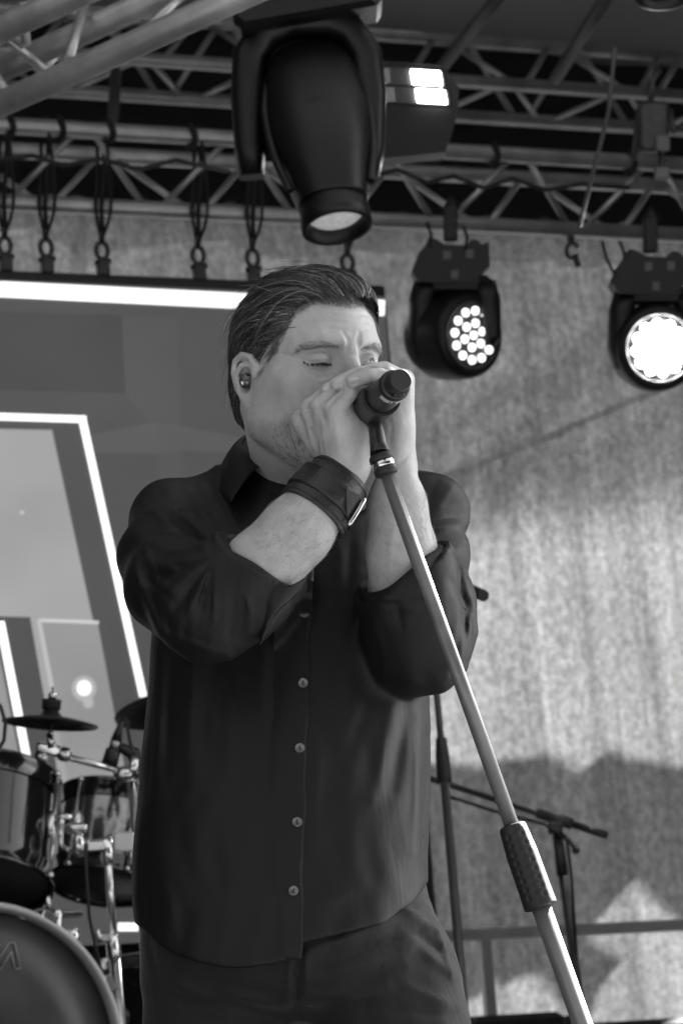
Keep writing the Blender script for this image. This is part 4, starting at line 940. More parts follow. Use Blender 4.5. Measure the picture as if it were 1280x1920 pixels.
FOLDS += [
    # right sleeve: creases gathering at the bend of the elbow, ridges along the bulge
    (400, 1048, 300, 1120, 4.0, 9), (400, 1046, 285, 1090, -4.5, 10), (398, 1052, 310, 1165, -4.0, 8), (402, 1044, 290, 1060, 3.5, 9), (396, 1056, 330, 1190, 3.5, 9),
    (270, 945, 385, 1025, 3.5, 9), (262, 985, 370, 1012, -3.0, 9), (255, 960, 340, 950, 2.5, 8), (258, 1010, 350, 1035, 2.5, 9), (300, 925, 395, 1020, -3.5, 9),
    (350, 915, 425, 1020, 3.0, 9), (390, 905, 440, 1000, -3.0, 8), (415, 935, 455, 1010, 2.5, 8), (258, 1075, 300, 1180, 3.5, 9), (285, 1120, 330, 1205, -3.0, 8),
    (445, 1050, 430, 1190, -2.5, 7), (470, 1075, 465, 1185, 2.0, 7), (410, 1080, 395, 1200, 2.0, 9), (350, 1120, 345, 1215, -2.0, 8), (300, 1185, 430, 1232, 2.0, 7),
    # left sleeve
    (795, 955, 868, 945, 3.0, 7), (800, 975, 872, 962, -1.8, 6), (800, 992, 874, 982, 2.0, 7), (803, 1012, 872, 1003, -1.6, 6), (808, 1035, 868, 1028, 2.5, 7),
    (818, 905, 795, 950, -2.5, 6), (845, 915, 815, 960, 2.5, 7), (870, 1130, 875, 1240, -5, 7), (885, 1150, 860, 1250, 3.5, 8), (845, 1090, 880, 1140, -3.5, 8), (730, 1130, 800, 1150, 2.0, 9), (745, 1130, 752, 1180, -2.0, 5),
    # front and sides
    (262, 1000, 300, 1100, 2.5, 4), (275, 1090, 330, 1130, -2.5, 4), (330, 1080, 395, 1052, 2.5, 4), (345, 1100, 398, 1058, -2.5, 4), (300, 945, 360, 985, 2.2, 4), (330, 935, 390, 985, -2.2, 4), (300, 1140, 318, 1200, 2.5, 5), (270, 1040, 330, 1050, -2.2, 4), (812, 968, 872, 955, 2.2, 4), (815, 1000, 870, 992, -2.2, 4), (700, 1160, 720, 1260, 2, 6), (850, 1180, 838, 1270, 2.5, 5), (470, 1000, 450, 1050, 2.5, 5), (440, 940, 470, 1000, -2.2, 4), (395, 1060, 352, 1150, 3, 4), (392, 1066, 370, 1180, -3, 4), (405, 1062, 400, 1170, 2.5, 4), (425, 1040, 432, 1130, -2.5, 4), (250, 1040, 268, 1130, 3, 5), (268, 1120, 300, 1195, 3, 5), (300, 1060, 350, 1075, 2.6, 4), (290, 1075, 340, 1095, -2.6, 4), (450, 1085, 470, 1150, 2.4, 4), (705, 1130, 760, 1135, -2.6, 4), (770, 1128, 850, 1120, 2.6, 5), (700, 1180, 716, 1250, -2.4, 5), (860, 1060, 868, 1120, -3, 4), (300, 1235, 292, 1500, 3.0, 12), (322, 1230, 312, 1450, -3.0, 11), (362, 1240, 352, 1420, 2.5, 12), (392, 1260, 372, 1500, -2.0, 14),
    (735, 1330, 700, 1500, 3.0, 13), (762, 1320, 735, 1480, -3.0, 12), (786, 1340, 778, 1600, 3.0, 9), (800, 1380, 790, 1640, -3.0, 8), (690, 1310, 640, 1450, -2.0, 14),
    (600, 1330, 585, 1600, 2.0, 11), (500, 1150, 492, 1330, 2.5, 10), (520, 1260, 500, 1500, -2.5, 9), (440, 1250, 430, 1420, 1.6, 15),
    (540, 1560, 440, 1530, 1.2, 12), (545, 1690, 470, 1660, 1.6, 12), (580, 1570, 660, 1540, 1.0, 12), (590, 1700, 680, 1660, 1.5, 14), (300, 1600, 330, 1760, 2.2, 14), (268, 1560, 275, 1720, -3, 10),
    (470, 910, 520, 1000, 3.0, 10), (500, 905, 560, 1010, -2.5, 9), (600, 940, 640, 1040, 2.0, 10), (660, 1000, 650, 1120, -3, 10), (680, 1080, 640, 1200, 2.5, 12)]
shirt = SDF()
shirt.u(loft(TORSO), 0)
shirt.u(f_chain([C(455, 935, 3.615), C(315, 962, 3.575), ], (.040, .033)), .03)
shirt.u(f_chain([C(690, 930, 3.615), C(808, 952, 3.60)], (.040, .036)), .03)
SLR = [(318, 985, 3.56), (302, 1045, 3.475), (325, 1100, 3.38), (392, 1134, 3.315), (450, 1098, 3.308), (498, 1058, 3.304)]
SLL = [(810, 962, 3.60), (814, 1040, 3.54), (812, 1130, 3.45), (787, 1210, 3.395), (772, 1140, 3.386), (760, 1075, 3.378), (754, 1030, 3.374)]
shirt.u(f_chain([C(*q) for q in SLR[:4]], (.046, .045, .050, .060), .02), .03)
shirt.u(combine(f_chain([C(*q) for q in SLR[3:]], (.060, .056, .051), .02), half(C(498, 1056, 3.30), (.47, .81, .20))), .012)
shirt.u(f_chain([C(*q) for q in SLL[:4]], (.036, .036, .043, .0545), .02), .03)
shirt.u(combine(f_chain([C(*q) for q in SLL[3:]], (.0545, .054, .052, .050), .02), half(C(752, 1072, 3.37), (-.5, .77, .25))), .012)
# pleat where the left sleeve bags out behind the elbow
shirt.u(f_chain([C(868, 1140, 3.43), C(876, 1185, 3.42), C(858, 1240, 3.41)], (.008, .011, .008)), .012)
shirt.s_(f_chain([C(470, 1088, 3.306), C(498, 1058, 3.304), C(560, 995, 3.306)], (.040, .0445, .048)), .004)
shirt.s_(f_chain([C(770, 1150, 3.386), C(760, 1075, 3.378), C(748, 990, 3.37)], (.0425, .0455, .050)), .004)
shirt.s_(combine(f_chain([C(575, 820, 3.57), C(564, 885, 3.60)], (.060, .061)), half(C(564, 895, 3.6), (0, -1, .45))), .006)        # neck opening
shirt.disp((folds_fn, None, 0))
shirt.i((f_hem, None, 0), .003)
shirt.s_(combine(loft(TORSO, 2.3, 0, .007), ((lambda p: (1560 - pix(p)[1]) / 1690.), None, 0)), .002)
sx = axis_grid([(C(212, 0, 3.5)[0], C(912, 0, 3.5)[0], .0032)]); sy = axis_grid([(C(0, 1830, 3.45)[1], C(0, 872, 3.6)[1], .0032)]); sz = axis_grid([(-3.78, -3.22, .0034)])
Vs, Qs = surface_net(shirt, sx, sy, sz)
def cloth(name, v, rough, bump, bscale, fine, sheen, spec):
    m = bpy.data.materials.new(name); m.use_nodes = True; n = m.node_tree.nodes; l = m.node_tree.links; b = n['Principled BSDF']
    b.inputs['Base Color'].default_value = (v, v, v, 1); b.inputs['Roughness'].default_value = rough; b.inputs['Specular IOR Level'].default_value = spec
    b.inputs['Sheen Weight'].default_value = sheen; b.inputs['Sheen Roughness'].default_value = .4
    t = n.new('ShaderNodeTexCoord'); a = n.new('ShaderNodeTexNoise'); a.inputs['Scale'].default_value = bscale; a.inputs['Detail'].default_value = 3; a.inputs['Distortion'].default_value = .8
    c = n.new('ShaderNodeTexNoise'); c.inputs['Scale'].default_value = fine; mp = n.new('ShaderNodeMapping'); mp.inputs['Scale'].default_value = (1, 1, .35)
    l.new(t.outputs['Object'], mp.inputs['Vector']); l.new(mp.outputs['Vector'], a.inputs['Vector']); l.new(t.outputs['Object'], c.inputs['Vector'])
    rg = n.new('ShaderNodeTexNoise'); rg.noise_type = 'RIDGED_MULTIFRACTAL'; rg.inputs['Scale'].default_value = bscale * .55; rg.inputs['Detail'].default_value = 2.5; rg.inputs['Distortion'].default_value = .6; l.new(mp.outputs['Vector'], rg.inputs['Vector'])
    ms_ = n.new('ShaderNodeMath'); ms_.operation = 'MULTIPLY_ADD'; ms_.inputs[1].default_value = .45; l.new(rg.outputs['Fac'], ms_.inputs[0]); l.new(a.outputs['Fac'], ms_.inputs[2])
    ma = n.new('ShaderNodeMath'); ma.operation = 'MULTIPLY_ADD'; ma.inputs[1].default_value = .05; l.new(c.outputs['Fac'], ma.inputs[0]); l.new(ms_.outputs[0], ma.inputs[2])
    bp = n.new('ShaderNodeBump'); bp.inputs['Strength'].default_value = 1; bp.inputs['Distance'].default_value = bump
    l.new(ma.outputs[0], bp.inputs['Height']); l.new(bp.outputs['Normal'], b.inputs['Normal']); return m
satin = cloth('black_satin', .0095, .56, .0022, 18, 900, .0, .30)
twill = cloth('black_twill', .017, .75, .003, 22, 1400, .2, .3)
shirt_o = raw('shirt', cam2world(Vs), Qs, satin, person); tag(shirt_o, 'black satin shirt with rolled sleeves and curved hem')
print('shirt', len(Vs))
def patch(name, grid, thick, m, parent, push=0.0):
    g = np.asarray(grid, float)              # (R, C, 3) camera-space surface points, thickened away from the camera
    r, c, _ = g.shape; back = g + np.array([0, 0, -thick]); idx = np.arange(r * c).reshape(r, c); n = r * c
    F = [(idx[i, j], idx[i, j + 1], idx[i + 1, j + 1], idx[i + 1, j]) for i in range(r - 1) for j in range(c - 1)]
    F += [tuple(n + k for k in reversed(q)) for q in F]
    rim = list(idx[0, :]) + list(idx[1:, -1]) + list(idx[-1, -2::-1]) + list(idx[-2:0, :1].ravel())
    F += [(a, b, b + n, a + n) for a, b in zip(rim, rim[1:] + rim[:1])]
    mb = MB(); mb.add(cam2world(np.concatenate([g.reshape(-1, 3), back.reshape(-1, 3)])), F, True); return mb.build(name, m, parent)
# button placket: a strip lying on the front, its edge folded back
ys_ = np.linspace(1010, 1799, 90); lx = np.interp(ys_, [1000, 1200, 1450, 1790], [524, 516, 508, 522]); rx = np.interp(ys_, [1000, 1200, 1450, 1600, 1790], [588, 583, 574, 569, 566])
gr = []
for u in np.linspace(0, 1, 9):
    xx = lx + (rx - lx) * u + 1.6 * np.sin(ys_ * .03) + 1.1 * np.sin(ys_ * .071 + 1); dd = march(shirt, np.minimum(xx, 564), np.minimum(ys_, 1784), 3.25, 3.6); dd = np.convolve(np.pad(dd, 3, 'edge'), np.ones(7) / 7, 'valid')
    e = .0006 + .0013 * min(1, 6 * min(u, 1 - u)) + (.0008 if u > .9 else 0)
    gr.append(np.stack([C(a, b, c - e) for a, b, c in zip(xx, ys_, dd)]))
placket = patch('placket', np.stack(gr, 1), .002, satin, shirt_o)
btn = mat('button', .14, .28, spec=.6, var=.35, vscale=160); dark = mat('dark_hole', .01, .8)
for (bx_, by_, tilt) in ((568, 1280, 0), (562, 1402, .3), (557, 1541, .1), (550, 1670, -.2), (570, 1148, .1)):
    d = float(march(shirt, bx_, by_, 3.25, 3.6)[0]) - .0042; o = cam2world(C(bx_, by_, d)); a = cam2world(C(bx_, by_, d - .01)) - o
    mb = MB().lathe(o, a, [(-.003, .0042), (-.001, .0052), (.0004, .0053), (.0008, .0047), (.0004, .0040), (.0003, .0002)], 24)
    b_o = mb.build('button', btn, shirt_o)
    ux = np.cos(tilt) * RIGHT * .0006 + np.sin(tilt) * UP * .0006; uy = -np.sin(tilt) * RIGHT * .0024 + np.cos(tilt) * UP * .0024
    nn = -FWD
    MB().box(o + nn * .0006, (ux, uy, nn), (.0006, .0024, .0005)).build('button_thread', dark, b_o)
# collar: stand around the neck, one leaf folded out on each side
def rib(name, A, B, n, thick, bulge, par, m_=9):
    A, B = spline(np.array([C(*q) for q in A]), n), spline(np.array([C(*q) for q in B]), n)
    g = [A + (B - A) * t + np.array([0, 0, bulge * math.sin(math.pi * t)]) for t in np.linspace(0, 1, m_)]
    return patch(name, np.stack(g, 1), thick, satin, par)
def nk(th, r, y0):                           # a point round the neck: th = 0 towards the camera, negative to the left
    d = 3.597 - r * math.cos(th); return C(562 + r * math.sin(th) / d * F_PX, y0, d)
def ctop(th): return float(np.interp(math.degrees(th), [-180, -140, -90, -60, -40, 0, 30, 60, 90, 140, 180], [800, 806, 832, 850, 866, 893, 893, 880, 860, 820, 800]))
ths = np.radians(np.linspace(-178, 178, 72))
patch('collar_stand', np.stack([np.stack([nk(t, .0655 + .004 * v, ctop(t) + 48 * v) for t in ths]) for v in np.linspace(0, 1, 6)], 1), .0025, satin, shirt_o)
def leaf(t0, t1, outer, nm='collar_leaf'):
    ts = np.radians(np.linspace(t0, t1, 22)); A = np.stack([nk(t, .067, ctop(t) - 3) for t in ts]); B = spline(np.array([C(*q) for q in outer]), 22); rows = []
    for v in np.linspace(0, 1, 10): rows.append(A + (B - A) * v + np.array([-.25 if t0 < 0 else .25, .35, .9]) * (.013 * math.sin(math.pi * v ** .6)))
    return patch(nm, np.stack(rows, 1), .0025, satin, shirt_o)
leaf(-165, -32, [(470, 868, 3.70), (425, 882, 3.675), (400, 897, 3.63), (405, 914, 3.565), (418, 928, 3.51), (432, 941, 3.455)])
leaf(28, 150, [(672, 962, 3.47), (705, 940, 3.51), (730, 918, 3.57), (725, 895, 3.63), (680, 870, 3.68)])
# rolled cuff layers and hanging cuff tail
def ring_cuff(name, c0, ax_, r0, r1, w, th, wob, seed):
    rg = np.random.default_rng(seed); ph = rg.uniform(0, 6.28, 4); x, y, d = basis(ax_); c0 = np.asarray(c0); rs = []
    N = 56
    prof = [(-w, r1 - th), (-w, r1), (-w * .3, r1 + th * .7), (w * .6, r1 + th * .4), (w, r0 + th), (w * 1.05, r0), (w * .4, r0 - th * .6), (-w * .6, r0 - th)]
    for hgt, rr in prof:
        ring = []
        for a in np.linspace(0, 2 * math.pi, N, endpoint=False):
            k = 1 + wob * (np.sin(2 * a + ph[0]) * .5 + np.sin(5 * a + ph[1]) * .25 + np.sin(9 * a + ph[2]) * .18)
            ring.append(c0 + d * (hgt + .006 * math.sin(3 * a + ph[3]) * .5) + rr * k * (math.cos(a) * x + math.sin(a) * y))
        rs.append(ring)
    return MB().rings([[cam2world(q) for q in r] for r in rs], False, True, True).build(name, satin, shirt_o)
ring_cuff('rolled_cuff', C(484, 1070, 3.306), (.47, .81, .20), .047, .053, .013, .0035, .05, 3)
ring_cuff('rolled_cuff', C(758, 1084, 3.378), (-.5, .80, .22), .048, .0535, .015, .0035, .06, 5)
tail = [[(492, 1086, 3.262), (520, 1098, 3.258), (548, 1096, 3.262), (578, 1078, 3.275)], [(493, 1125, 3.262), (515, 1135, 3.256), (535, 1130, 3.262), (560, 1112, 3.275)],
        [(491, 1165, 3.27), (503, 1166, 3.264), (515, 1156, 3.272), (526, 1142, 3.285)], [(486, 1212, 3.285), (490, 1208, 3.283), (494, 1200, 3.287), (498, 1190, 3.295)]]
T = np.array([[C(*q) for q in r] for r in tail]); T = np.stack([spline(T[:, j], 14) for j in range(4)], 1); T = np.stack([spline(T[i], 12) for i in range(14)], 0)
patch('cuff_tail', T, .002, satin, shirt_o)
T2 = np.array([[C(*q) for q in r] for r in [[(812, 1055, 3.345), (838, 1070, 3.36), (858, 1105, 3.40)], [(820, 1085, 3.338), (845, 1100, 3.352), (870, 1130, 3.40)], [(800, 1122, 3.328), (838, 1124, 3.342), (874, 1143, 3.41)]]])
T2 = np.stack([spline(T2[:, j], 10) for j in range(3)], 1); T2 = np.stack([spline(T2[i], 12) for i in range(10)], 0)
patch('cuff_tail', T2, .002, satin, shirt_o)

# ---------------------------------------------------------------- trousers and shoes
tr = SDF()
tr.u(loft([(1560, 275, 790, 3.46, .135), (1650, 266, 797, 3.445, .138), (1740, 266, 815, 3.43, .138), (1800, 271, 830, 3.42, .130), (1850, 276, 838, 3.41, .105), (1895, 330, 790, 3.40, .05)]), 0)
hipR, hipL = C(412, 1810, 3.415), C(712, 1835, 3.405)
wR, wL = cam2world(hipR), cam2world(hipL)
footR = np.array([wR[0] - .045, wR[1] - .06, .10]); footL = np.array([wL[0] + .10, wL[1] - .08, .10])
kneeR = wR * .5 + footR * .5 + np.array([-.012, -.03, .02]); kneeL = wL * .5 + footL * .5 + np.array([.01, -.03, .02])
tr.u(f_chain([hipR, world2cam(kneeR), world2cam(footR)], (.083, .072, .058), .02), .018)
tr.u(f_chain([hipL, world2cam(kneeL), world2cam(footL)], (.088, .076, .060), .02), .018)
FT = [(560, 1792, 800, 1700, 6, 9), (585, 1812, 790, 1745, -6, 8), (590, 1836, 770, 1782, 6, 8), (600, 1860, 750, 1815, -5, 8), (640, 1885, 730, 1850, 5, 8), (740, 1690, 820, 1745, 4, 7), (765, 1740, 850, 1800, -4, 7), (775, 1770, 860, 1835, 4, 7),
      (562, 1780, 553, 1925, -9, 6), (420, 1862, 530, 1890, 5, 8), (400, 1840, 525, 1865, -4, 7), (290, 1830, 400, 1872, 4, 9), (300, 1860, 420, 1905, -4, 8), (760, 1850, 860, 1890, 4, 9), (545, 1795, 538, 1880, 3.5, 5), (576, 1795, 574, 1870, 3.5, 5), (690, 1885, 840, 1905, -4, 9), (822, 1745, 850, 1840, 4, 5), (280, 1760, 300, 1850, -3, 7)]
def folds2(p):
    global FOLDS
    k = FOLDS; FOLDS = FT; o = folds_fn(p); FOLDS = k; return o
tr.disp((folds2, None, 0))
tr.u(f_ell(C(560, 1868, 3.41), (.05, .026, .07)), .02)
yb = min(world2cam(footR)[1], world2cam(footL)[1]) - .05
tx = axis_grid([(C(200, 0, 3.4)[0], C(960, 0, 3.4)[0] + .12, .0045)]); ty = axis_grid([(yb, C(0, 1930, 3.4)[1], .012), (C(0, 1930, 3.4)[1], C(0, 1555, 3.45)[1], .004)]); tz = axis_grid([(-3.64, -2.98, .005)])
Vt, Qt = surface_net(tr, tx, ty, tz)
tro = raw('trousers', cam2world(Vt), Qt, twill, person)
for ft, dx in ((footR, -.02), (footL, .05)):
    mb = MB(); hd = np.array([dx, -1, 0]); hd /= np.linalg.norm(hd); sdv = np.array([-hd[1], hd[0], 0]); rs = []
    for t, w, h in ((-.09, .030, .055), (-.07, .042, .085), (0, .045, .10), (.08, .048, .07), (.14, .048, .05), (.18, .036, .038), (.195, .015, .02)):
        c = np.array([ft[0], ft[1], 0]) + hd * t; rs.append([c + sdv * w * math.cos(a) + np.array([0, 0, max(0, h * .5 + h * .5 * math.sin(a) * (1.2 if math.sin(a) > 0 else 1))]) for a in np.linspace(0, 6.283, 16, endpoint=False)])
    mb.rings(rs).build('shoe', mat('shoe_leather', .02, .35), person)

# ---------------------------------------------------------------- leather wrist cuff, earpiece, ring, nails, arm hair
leather = mat('black_leather', .026, .42, bump=.0006, bscale=260, var=.35, vscale=60); steel = mat('polished_steel', .75, .16, 1.0); thread = mat('dark_thread', .012, .7)
c0, c1 = C(583, 966, 3.314), C(641, 891, 3.333); axc = c1 - c0; Lc = np.linalg.norm(axc); axc = axc / Lc
e1 = np.array([0, 0, 1.0]); e1 -= axc * (e1 @ axc); e1 /= np.linalg.norm(e1); e2 = np.cross(axc, e1)      # e1 to the camera, e2 sideways
if e2[0] < 0: e2 = -e2
def cuffp(s, th, r): return c0 + axc * (s * Lc) + r * (math.cos(th) * e1 * .92 + math.sin(th) * e2 * 1.0)
def cr_(s): return .0388 + (.0318 - .0388) * s
cuff_o = MB()
prof = [(0, -.0012), (0, .0012), (.03, .0022), (.5, .0025), (.97, .0022), (1, .0012), (1, -.0012), (.5, -.0016)]
cuff_o.rings([[cam2world(cuffp(s, a, cr_(s) + h)) for a in np.linspace(0, 2 * math.pi, 48, endpoint=False)] for s, h in prof], False, True, True)
cuff = cuff_o.build('leather_wrist_cuff', leather, person); tag(cuff, 'wide black leather wrist cuff with strap and buckle')
st = MB()
for s0 in (.09, .91):
    for k in range(40):
        a = -1.5 + k * .075; st.tube([cam2world(cuffp(s0, a, cr_(s0) + .0030)), cam2world(cuffp(s0, a + .04, cr_(s0) + .0030))], .0005, 5)
tag(st.build('stitching', thread, cuff), kind='stuff')
band = MB(); prof = [(.25, .002), (.25, .0048), (.30, .0055), (.66, .0055), (.71, .0048), (.71, .002)]
band.rings([[cam2world(cuffp(s, a, cr_(s) + h)) for a in np.linspace(0, 2 * math.pi, 48, endpoint=False)] for s, h in prof], False, True, True)
strap = band.build('strap', leather, cuff)
rb = MB()
for k in range(9):
    a = -1.25 + k * .075; rb.tube([cam2world(cuffp(s, a, cr_(s) + .0060)) for s in (.26, .48, .70)], .0011, 6)
tag(rb.build('ribbing', leather, strap), kind='stuff')
pl = MB(); gpl = [[cam2world(cuffp(s, a, cr_(s) + .0056 + (.0016 if .3 < s < .66 and -.5 < a < .45 else 0))) for s in np.linspace(.27, .69, 7)] for a in np.linspace(-.55, .5, 14)]
idx = lambda i, j: i * 7 + j
pl.add([p for r in gpl for p in r], [(idx(i, j), idx(i, j + 1), idx(i + 1, j + 1), idx(i + 1, j)) for i in range(13) for j in range(6)]); pl.build('strap_plate', leather, strap)
tri = [cam2world(cuffp(.60, .28, cr_(.6) + .0075)), cam2world(cuffp(.72, .72, cr_(.7) + .0075)), cam2world(cuffp(.24, .72, cr_(.3) + .0075))]
MB().prism(tri, cam2world(cuffp(.5, .55, cr_(.5) + .0095)) - cam2world(cuffp(.5, .55, cr_(.5) + .0075))).build('strap_tip', leather, strap)
MB().tube([cam2world(cuffp(s, .98, cr_(s) + .0085)) for s in (.14, .20, .5, .74, .80)], (.0012, .0026, .0030, .0026, .0012), 10).build('buckle', steel, cuff)
ear_c = h2c((-.0735, -.001, -.006))
ear_o = MB().sphere(cam2world(ear_c), .0090, 20, 14, (1, 1, 1.05)).build('earpiece', mat('smoked_plastic', .06, .08, coat=1.0, var=.9, vscale=220), person)
MB().sphere(cam2world(h2c((-.0812, .0015, -.0085))), .0030, 12, 8).build('earpiece_faceplate', steel, ear_o)
# ring on the left hand
rc0 = C(702, 690, 3.366); rx_, ry_, rd_ = basis(cam2world(C(712, 694, 3.372)) - cam2world(C(680, 704, 3.366)))
rw = cam2world(rc0); MB().tube([rw + .0108 * (math.cos(a) * rx_ + math.sin(a) * ry_) for a in np.linspace(0, 6.283, 28, endpoint=False)], .0013, 8, closed=True).build('finger_ring', steel, person)
gem = MB(); gc = cam2world(C(692, 681, 3.352))
for k in range(9): gem.sphere(gc + RIGHT * .0030 * math.cos(k * 2.4) * (k / 9) ** .5 * 1.6 + UP * .0018 * math.sin(k * 2.4) * (k / 9) ** .5 * 1.4, .0011, 8, 6)
tag(gem.build('ring_filigree', steel, bpy.data.objects['finger_ring']), kind='stuff')
nail = mat('nail', .50, .28, spec=.5)
for (x_, y_, tx_, ty_) in ((663, 710, -1, .22), (634, 713, -1, .45), (614, 727, -1, .42)):
    d = float(march(body, x_, y_, 3.24, 3.45)[0]); c = cam2world(C(x_, y_, d + .0008)); t = tx_ * RIGHT - ty_ * UP; t /= np.linalg.norm(t)
    nrm_ = -FWD * .72 + UP * .69; nrm_ -= t * (nrm_ @ t); nrm_ /= np.linalg.norm(nrm_); w = np.cross(t, nrm_)
    MB().sphere(c, .0062, 16, 10, (1.0, .62, .22), (t, w, nrm_)).build('fingernail', nail, person)
ah = []
def arm_hair(a, b, ra, rb, n, along):
    a, b = C(*a), C(*b); ax_ = (b - a) / np.linalg.norm(b - a); x, y, d = basis(ax_); t = rng.random(n); th = rng.uniform(0, 6.283, n)
    p = a + (b - a) * t[:, None] + ((ra + (rb - ra) * t)[:, None]) * (np.cos(th)[:, None] * x + np.sin(th)[:, None] * y)
    q, g = project(body, p, 3); dv = nrm(along * ax_ + rng.normal(0, .45, q.shape)); dv = nrm(dv - g * (dv * g).sum(-1, keepdims=True)); L = rng.uniform(.006, .012, n)[:, None]; cur = q - g * .0003; out = []
    for k in range(5): out.append(cur.copy()); cur = cur + nrm(dv + g * (.30 - .12 * k)) * L / 4
    ah.append(np.stack(out, 1))
arm_hair((500, 1060, 3.305), (575, 975, 3.312), .037, .032, 900, .8); arm_hair((762, 1110, 3.384), (744, 930, 3.364), .038, .027, 1100, .8)
ah = np.concatenate(ah); strand_mesh('arm_hair', ah, np.full(len(ah), .00010), rng.uniform(.14, .36, len(ah)), hairm, person)

# ================================================================ microphone and its stand
MT = C(752, 712, 3.20); MHd = C(655, 796, 3.412); ma_ = MHd - MT; MLEN = np.linalg.norm(ma_); ma_ /= MLEN
mw, mdir = cam2world(MT), CM @ ma_
mic = thing('microphone', cam2world(MT + ma_ * .12), 'black handheld wireless microphone gripped in the singer\'s hands', 'microphone')
plast = mat('black_plastic', .022, .38, var=.2, vscale=90); rubber = mat('black_rubber', .018, .6, bump=.0002, bscale=900)
MB().lathe(mw, mdir, [(.024, .0150), (.0245, .0165), (.028, .0168), (.045, .0162), (.09, .0178), (.15, .0180), (.175, .0195), (.178, .0195)], 40).build('body', plast, mic)
capo = MB().lathe(mw, mdir, [(0, .0105), (.0015, .0118), (.022, .0122), (.024, .0122)], 36).build('end_cap', mat('cap_plastic', .035, .45), mic)
MB().lathe(mw, mdir, [(.0225, .0123), (.0225, .0152), (.0245, .0163), (.0250, .0150)], 40, cap=False).build('tail_ring', plast, mic)
MB().box(mw + mdir * .010 - UP * .0128 + mdir * .006, (RIGHT, mdir, UP), (.0055, .006, .0012), .0006).build('switch', plast, mic)
MB().lathe(mw, mdir, [(.178, .0200), (.182, .0235), (.195, .0255), (.215, .0255), (.235, .021), (.247, .012), (.250, .003)], 32).build('grille', mat('grille_mesh', .08, .35, .8, bump=.001, bscale=700), mic)
xx_, yy_, dd_ = basis(mdir); lab = MB(); cols = np.linspace(0, 1, 14)
down = np.arctan2(-UP @ yy_, -UP @ xx_)
pts = [[mw + mdir * h + .0172 * (math.cos(a) * xx_ + math.sin(a) * yy_) for h in (.0285, .0385)] for a in down + np.linspace(-.95, .95, 14)]
lab.add([p for r in pts for p in r], [(2 * i, 2 * i + 1, 2 * i + 3, 2 * i + 2) for i in range(13)]); tape = lab.build('label_tape', mat('white_tape', .55, .6), mic)
ink = MB()
for k, (a0, h0, a1, h1) in enumerate([(-.12, .031, .10, .0315), (.10, .0315, -.10, .0355), (-.10, .0355, .12, .036), (.2, .031, .24, .036), (.24, .036, .34, .0315)]):
    ink.tube([mw + mdir * h + .0174 * (math.cos(down + a) * xx_ + math.sin(down + a) * yy_) for a, h in ((a0, h0), (a1, h1))], .0004, 5)
ink.build('handwriting', thread, tape)

SP0, SP1 = P(722, 880, 3.285), P(1093, 1925, 3.165); sdir = SP1 - SP0; sdir /= np.linalg.norm(sdir)
def on_stand(py):                            # point on the pole seen at image row py
    t = np.linspace(0, 2.2, 4000)[:, None]; q = world2cam(SP0 + sdir * t); r = 960 - q[:, 1] / -q[:, 2] * F_PX
    return SP0 + sdir * float(np.interp(py, r, t[:, 0]))
foot = SP0 + sdir * ((0.03 - SP0[2]) / sdir[2])
stand = thing('microphone_stand', (foot[0], foot[1], 0), 'silver-grey straight microphone stand tilted towards the singer, dimpled rubber grip', 'mic stand')
alu = mat('brushed_aluminium', .27, .34, .45, var=.12, vscale=30, bump=.00008, bscale=400)
alu2 = mat('satin_grey_tube', .19, .36, .35, var=.15, vscale=40)
MB().tube([SP0, on_stand(1552)], .0078, 28).build('upper_tube', alu2, stand)
MB().tube([on_stand(1690), foot + sdir * -.02], .0102, 28).build('lower_tube', alu, stand)
g0, g1 = on_stand(1546), on_stand(1702); gl = np.linalg.norm(g1 - g0); gx_, gy_, gd_ = basis(g1 - g0)
grip = MB(); rs = []; NN, MM = 110, 100
dim = [(.09 + r * .104 + (.052 if c % 2 else 0), c * .5236 + .1) for r in range(9) for c in range(12)]
dim = [(h, a) for h, a in dim if .06 < h < .92 and (math.cos(a) * gx_ + math.sin(a) * gy_) @ (-FWD - .35 * RIGHT) > .45]
for i in range(MM + 1):
    h = i / MM; base = np.interp(h, [0, .015, .06, .35, .8, .95, .985, 1], [.0098, .0135, .0146, .0166, .0170, .0174, .0174, .0140])
    ring = []
    for j in range(NN):
        a = 2 * math.pi * j / NN; r = base
        for hh, aa in dim:
            da = (a - aa + math.pi) % (2 * math.pi) - math.pi; e = ((h - hh) * gl) ** 2 + (da * base) ** 2
            if e < .00003: r -= .0014 * math.exp(-(e / .0000075) ** 2)
        ring.append(g0 + gd_ * gl * h + r * (math.cos(a) * gx_ + math.sin(a) * gy_))
    rs.append(ring)
grip.rings(rs).build('grip', rubber, stand)
col_ = MB(); MB().lathe(SP0, -sdir, [(-.006, .0112), (-.004, .0128), (.000, .0130), (.002, .0122)], 32).build('collar', rubber, stand)
MB().lathe(SP0, -sdir, [(.002, .0118), (.003, .0124), (.008, .0124), (.009, .0116)], 32).build('collar_nut', steel, stand)
MB().lathe(SP0, -sdir, [(.009, .0112), (.010, .0132), (.014, .0134), (.017, .0118)], 32).build('collar', rubber, stand)
q0 = SP0 - sdir * .017; q1 = cam2world(C(706, 812, 3.305)); q2 = cam2world(C(703, 788, 3.308))
clip = MB().tube([q0, q0 * .6 + q1 * .4, q1, q2], (.0105, .0095, .0085, .0075), 20).build('clip', plast, stand)
hc_ = .098; rs = []
for h in (hc_ - .018, hc_ - .016, hc_ + .016, hc_ + .018):
    rs.append([mw + mdir * h + rr * (math.cos(a) * xx_ + math.sin(a) * yy_) for rr, aa in ((.0184, 1), (.0212, -1)) for a in (down + np.linspace(-2.0, 2.0, 18) * aa)])
MB().rings(rs).build('clip_cradle', plast, stand)
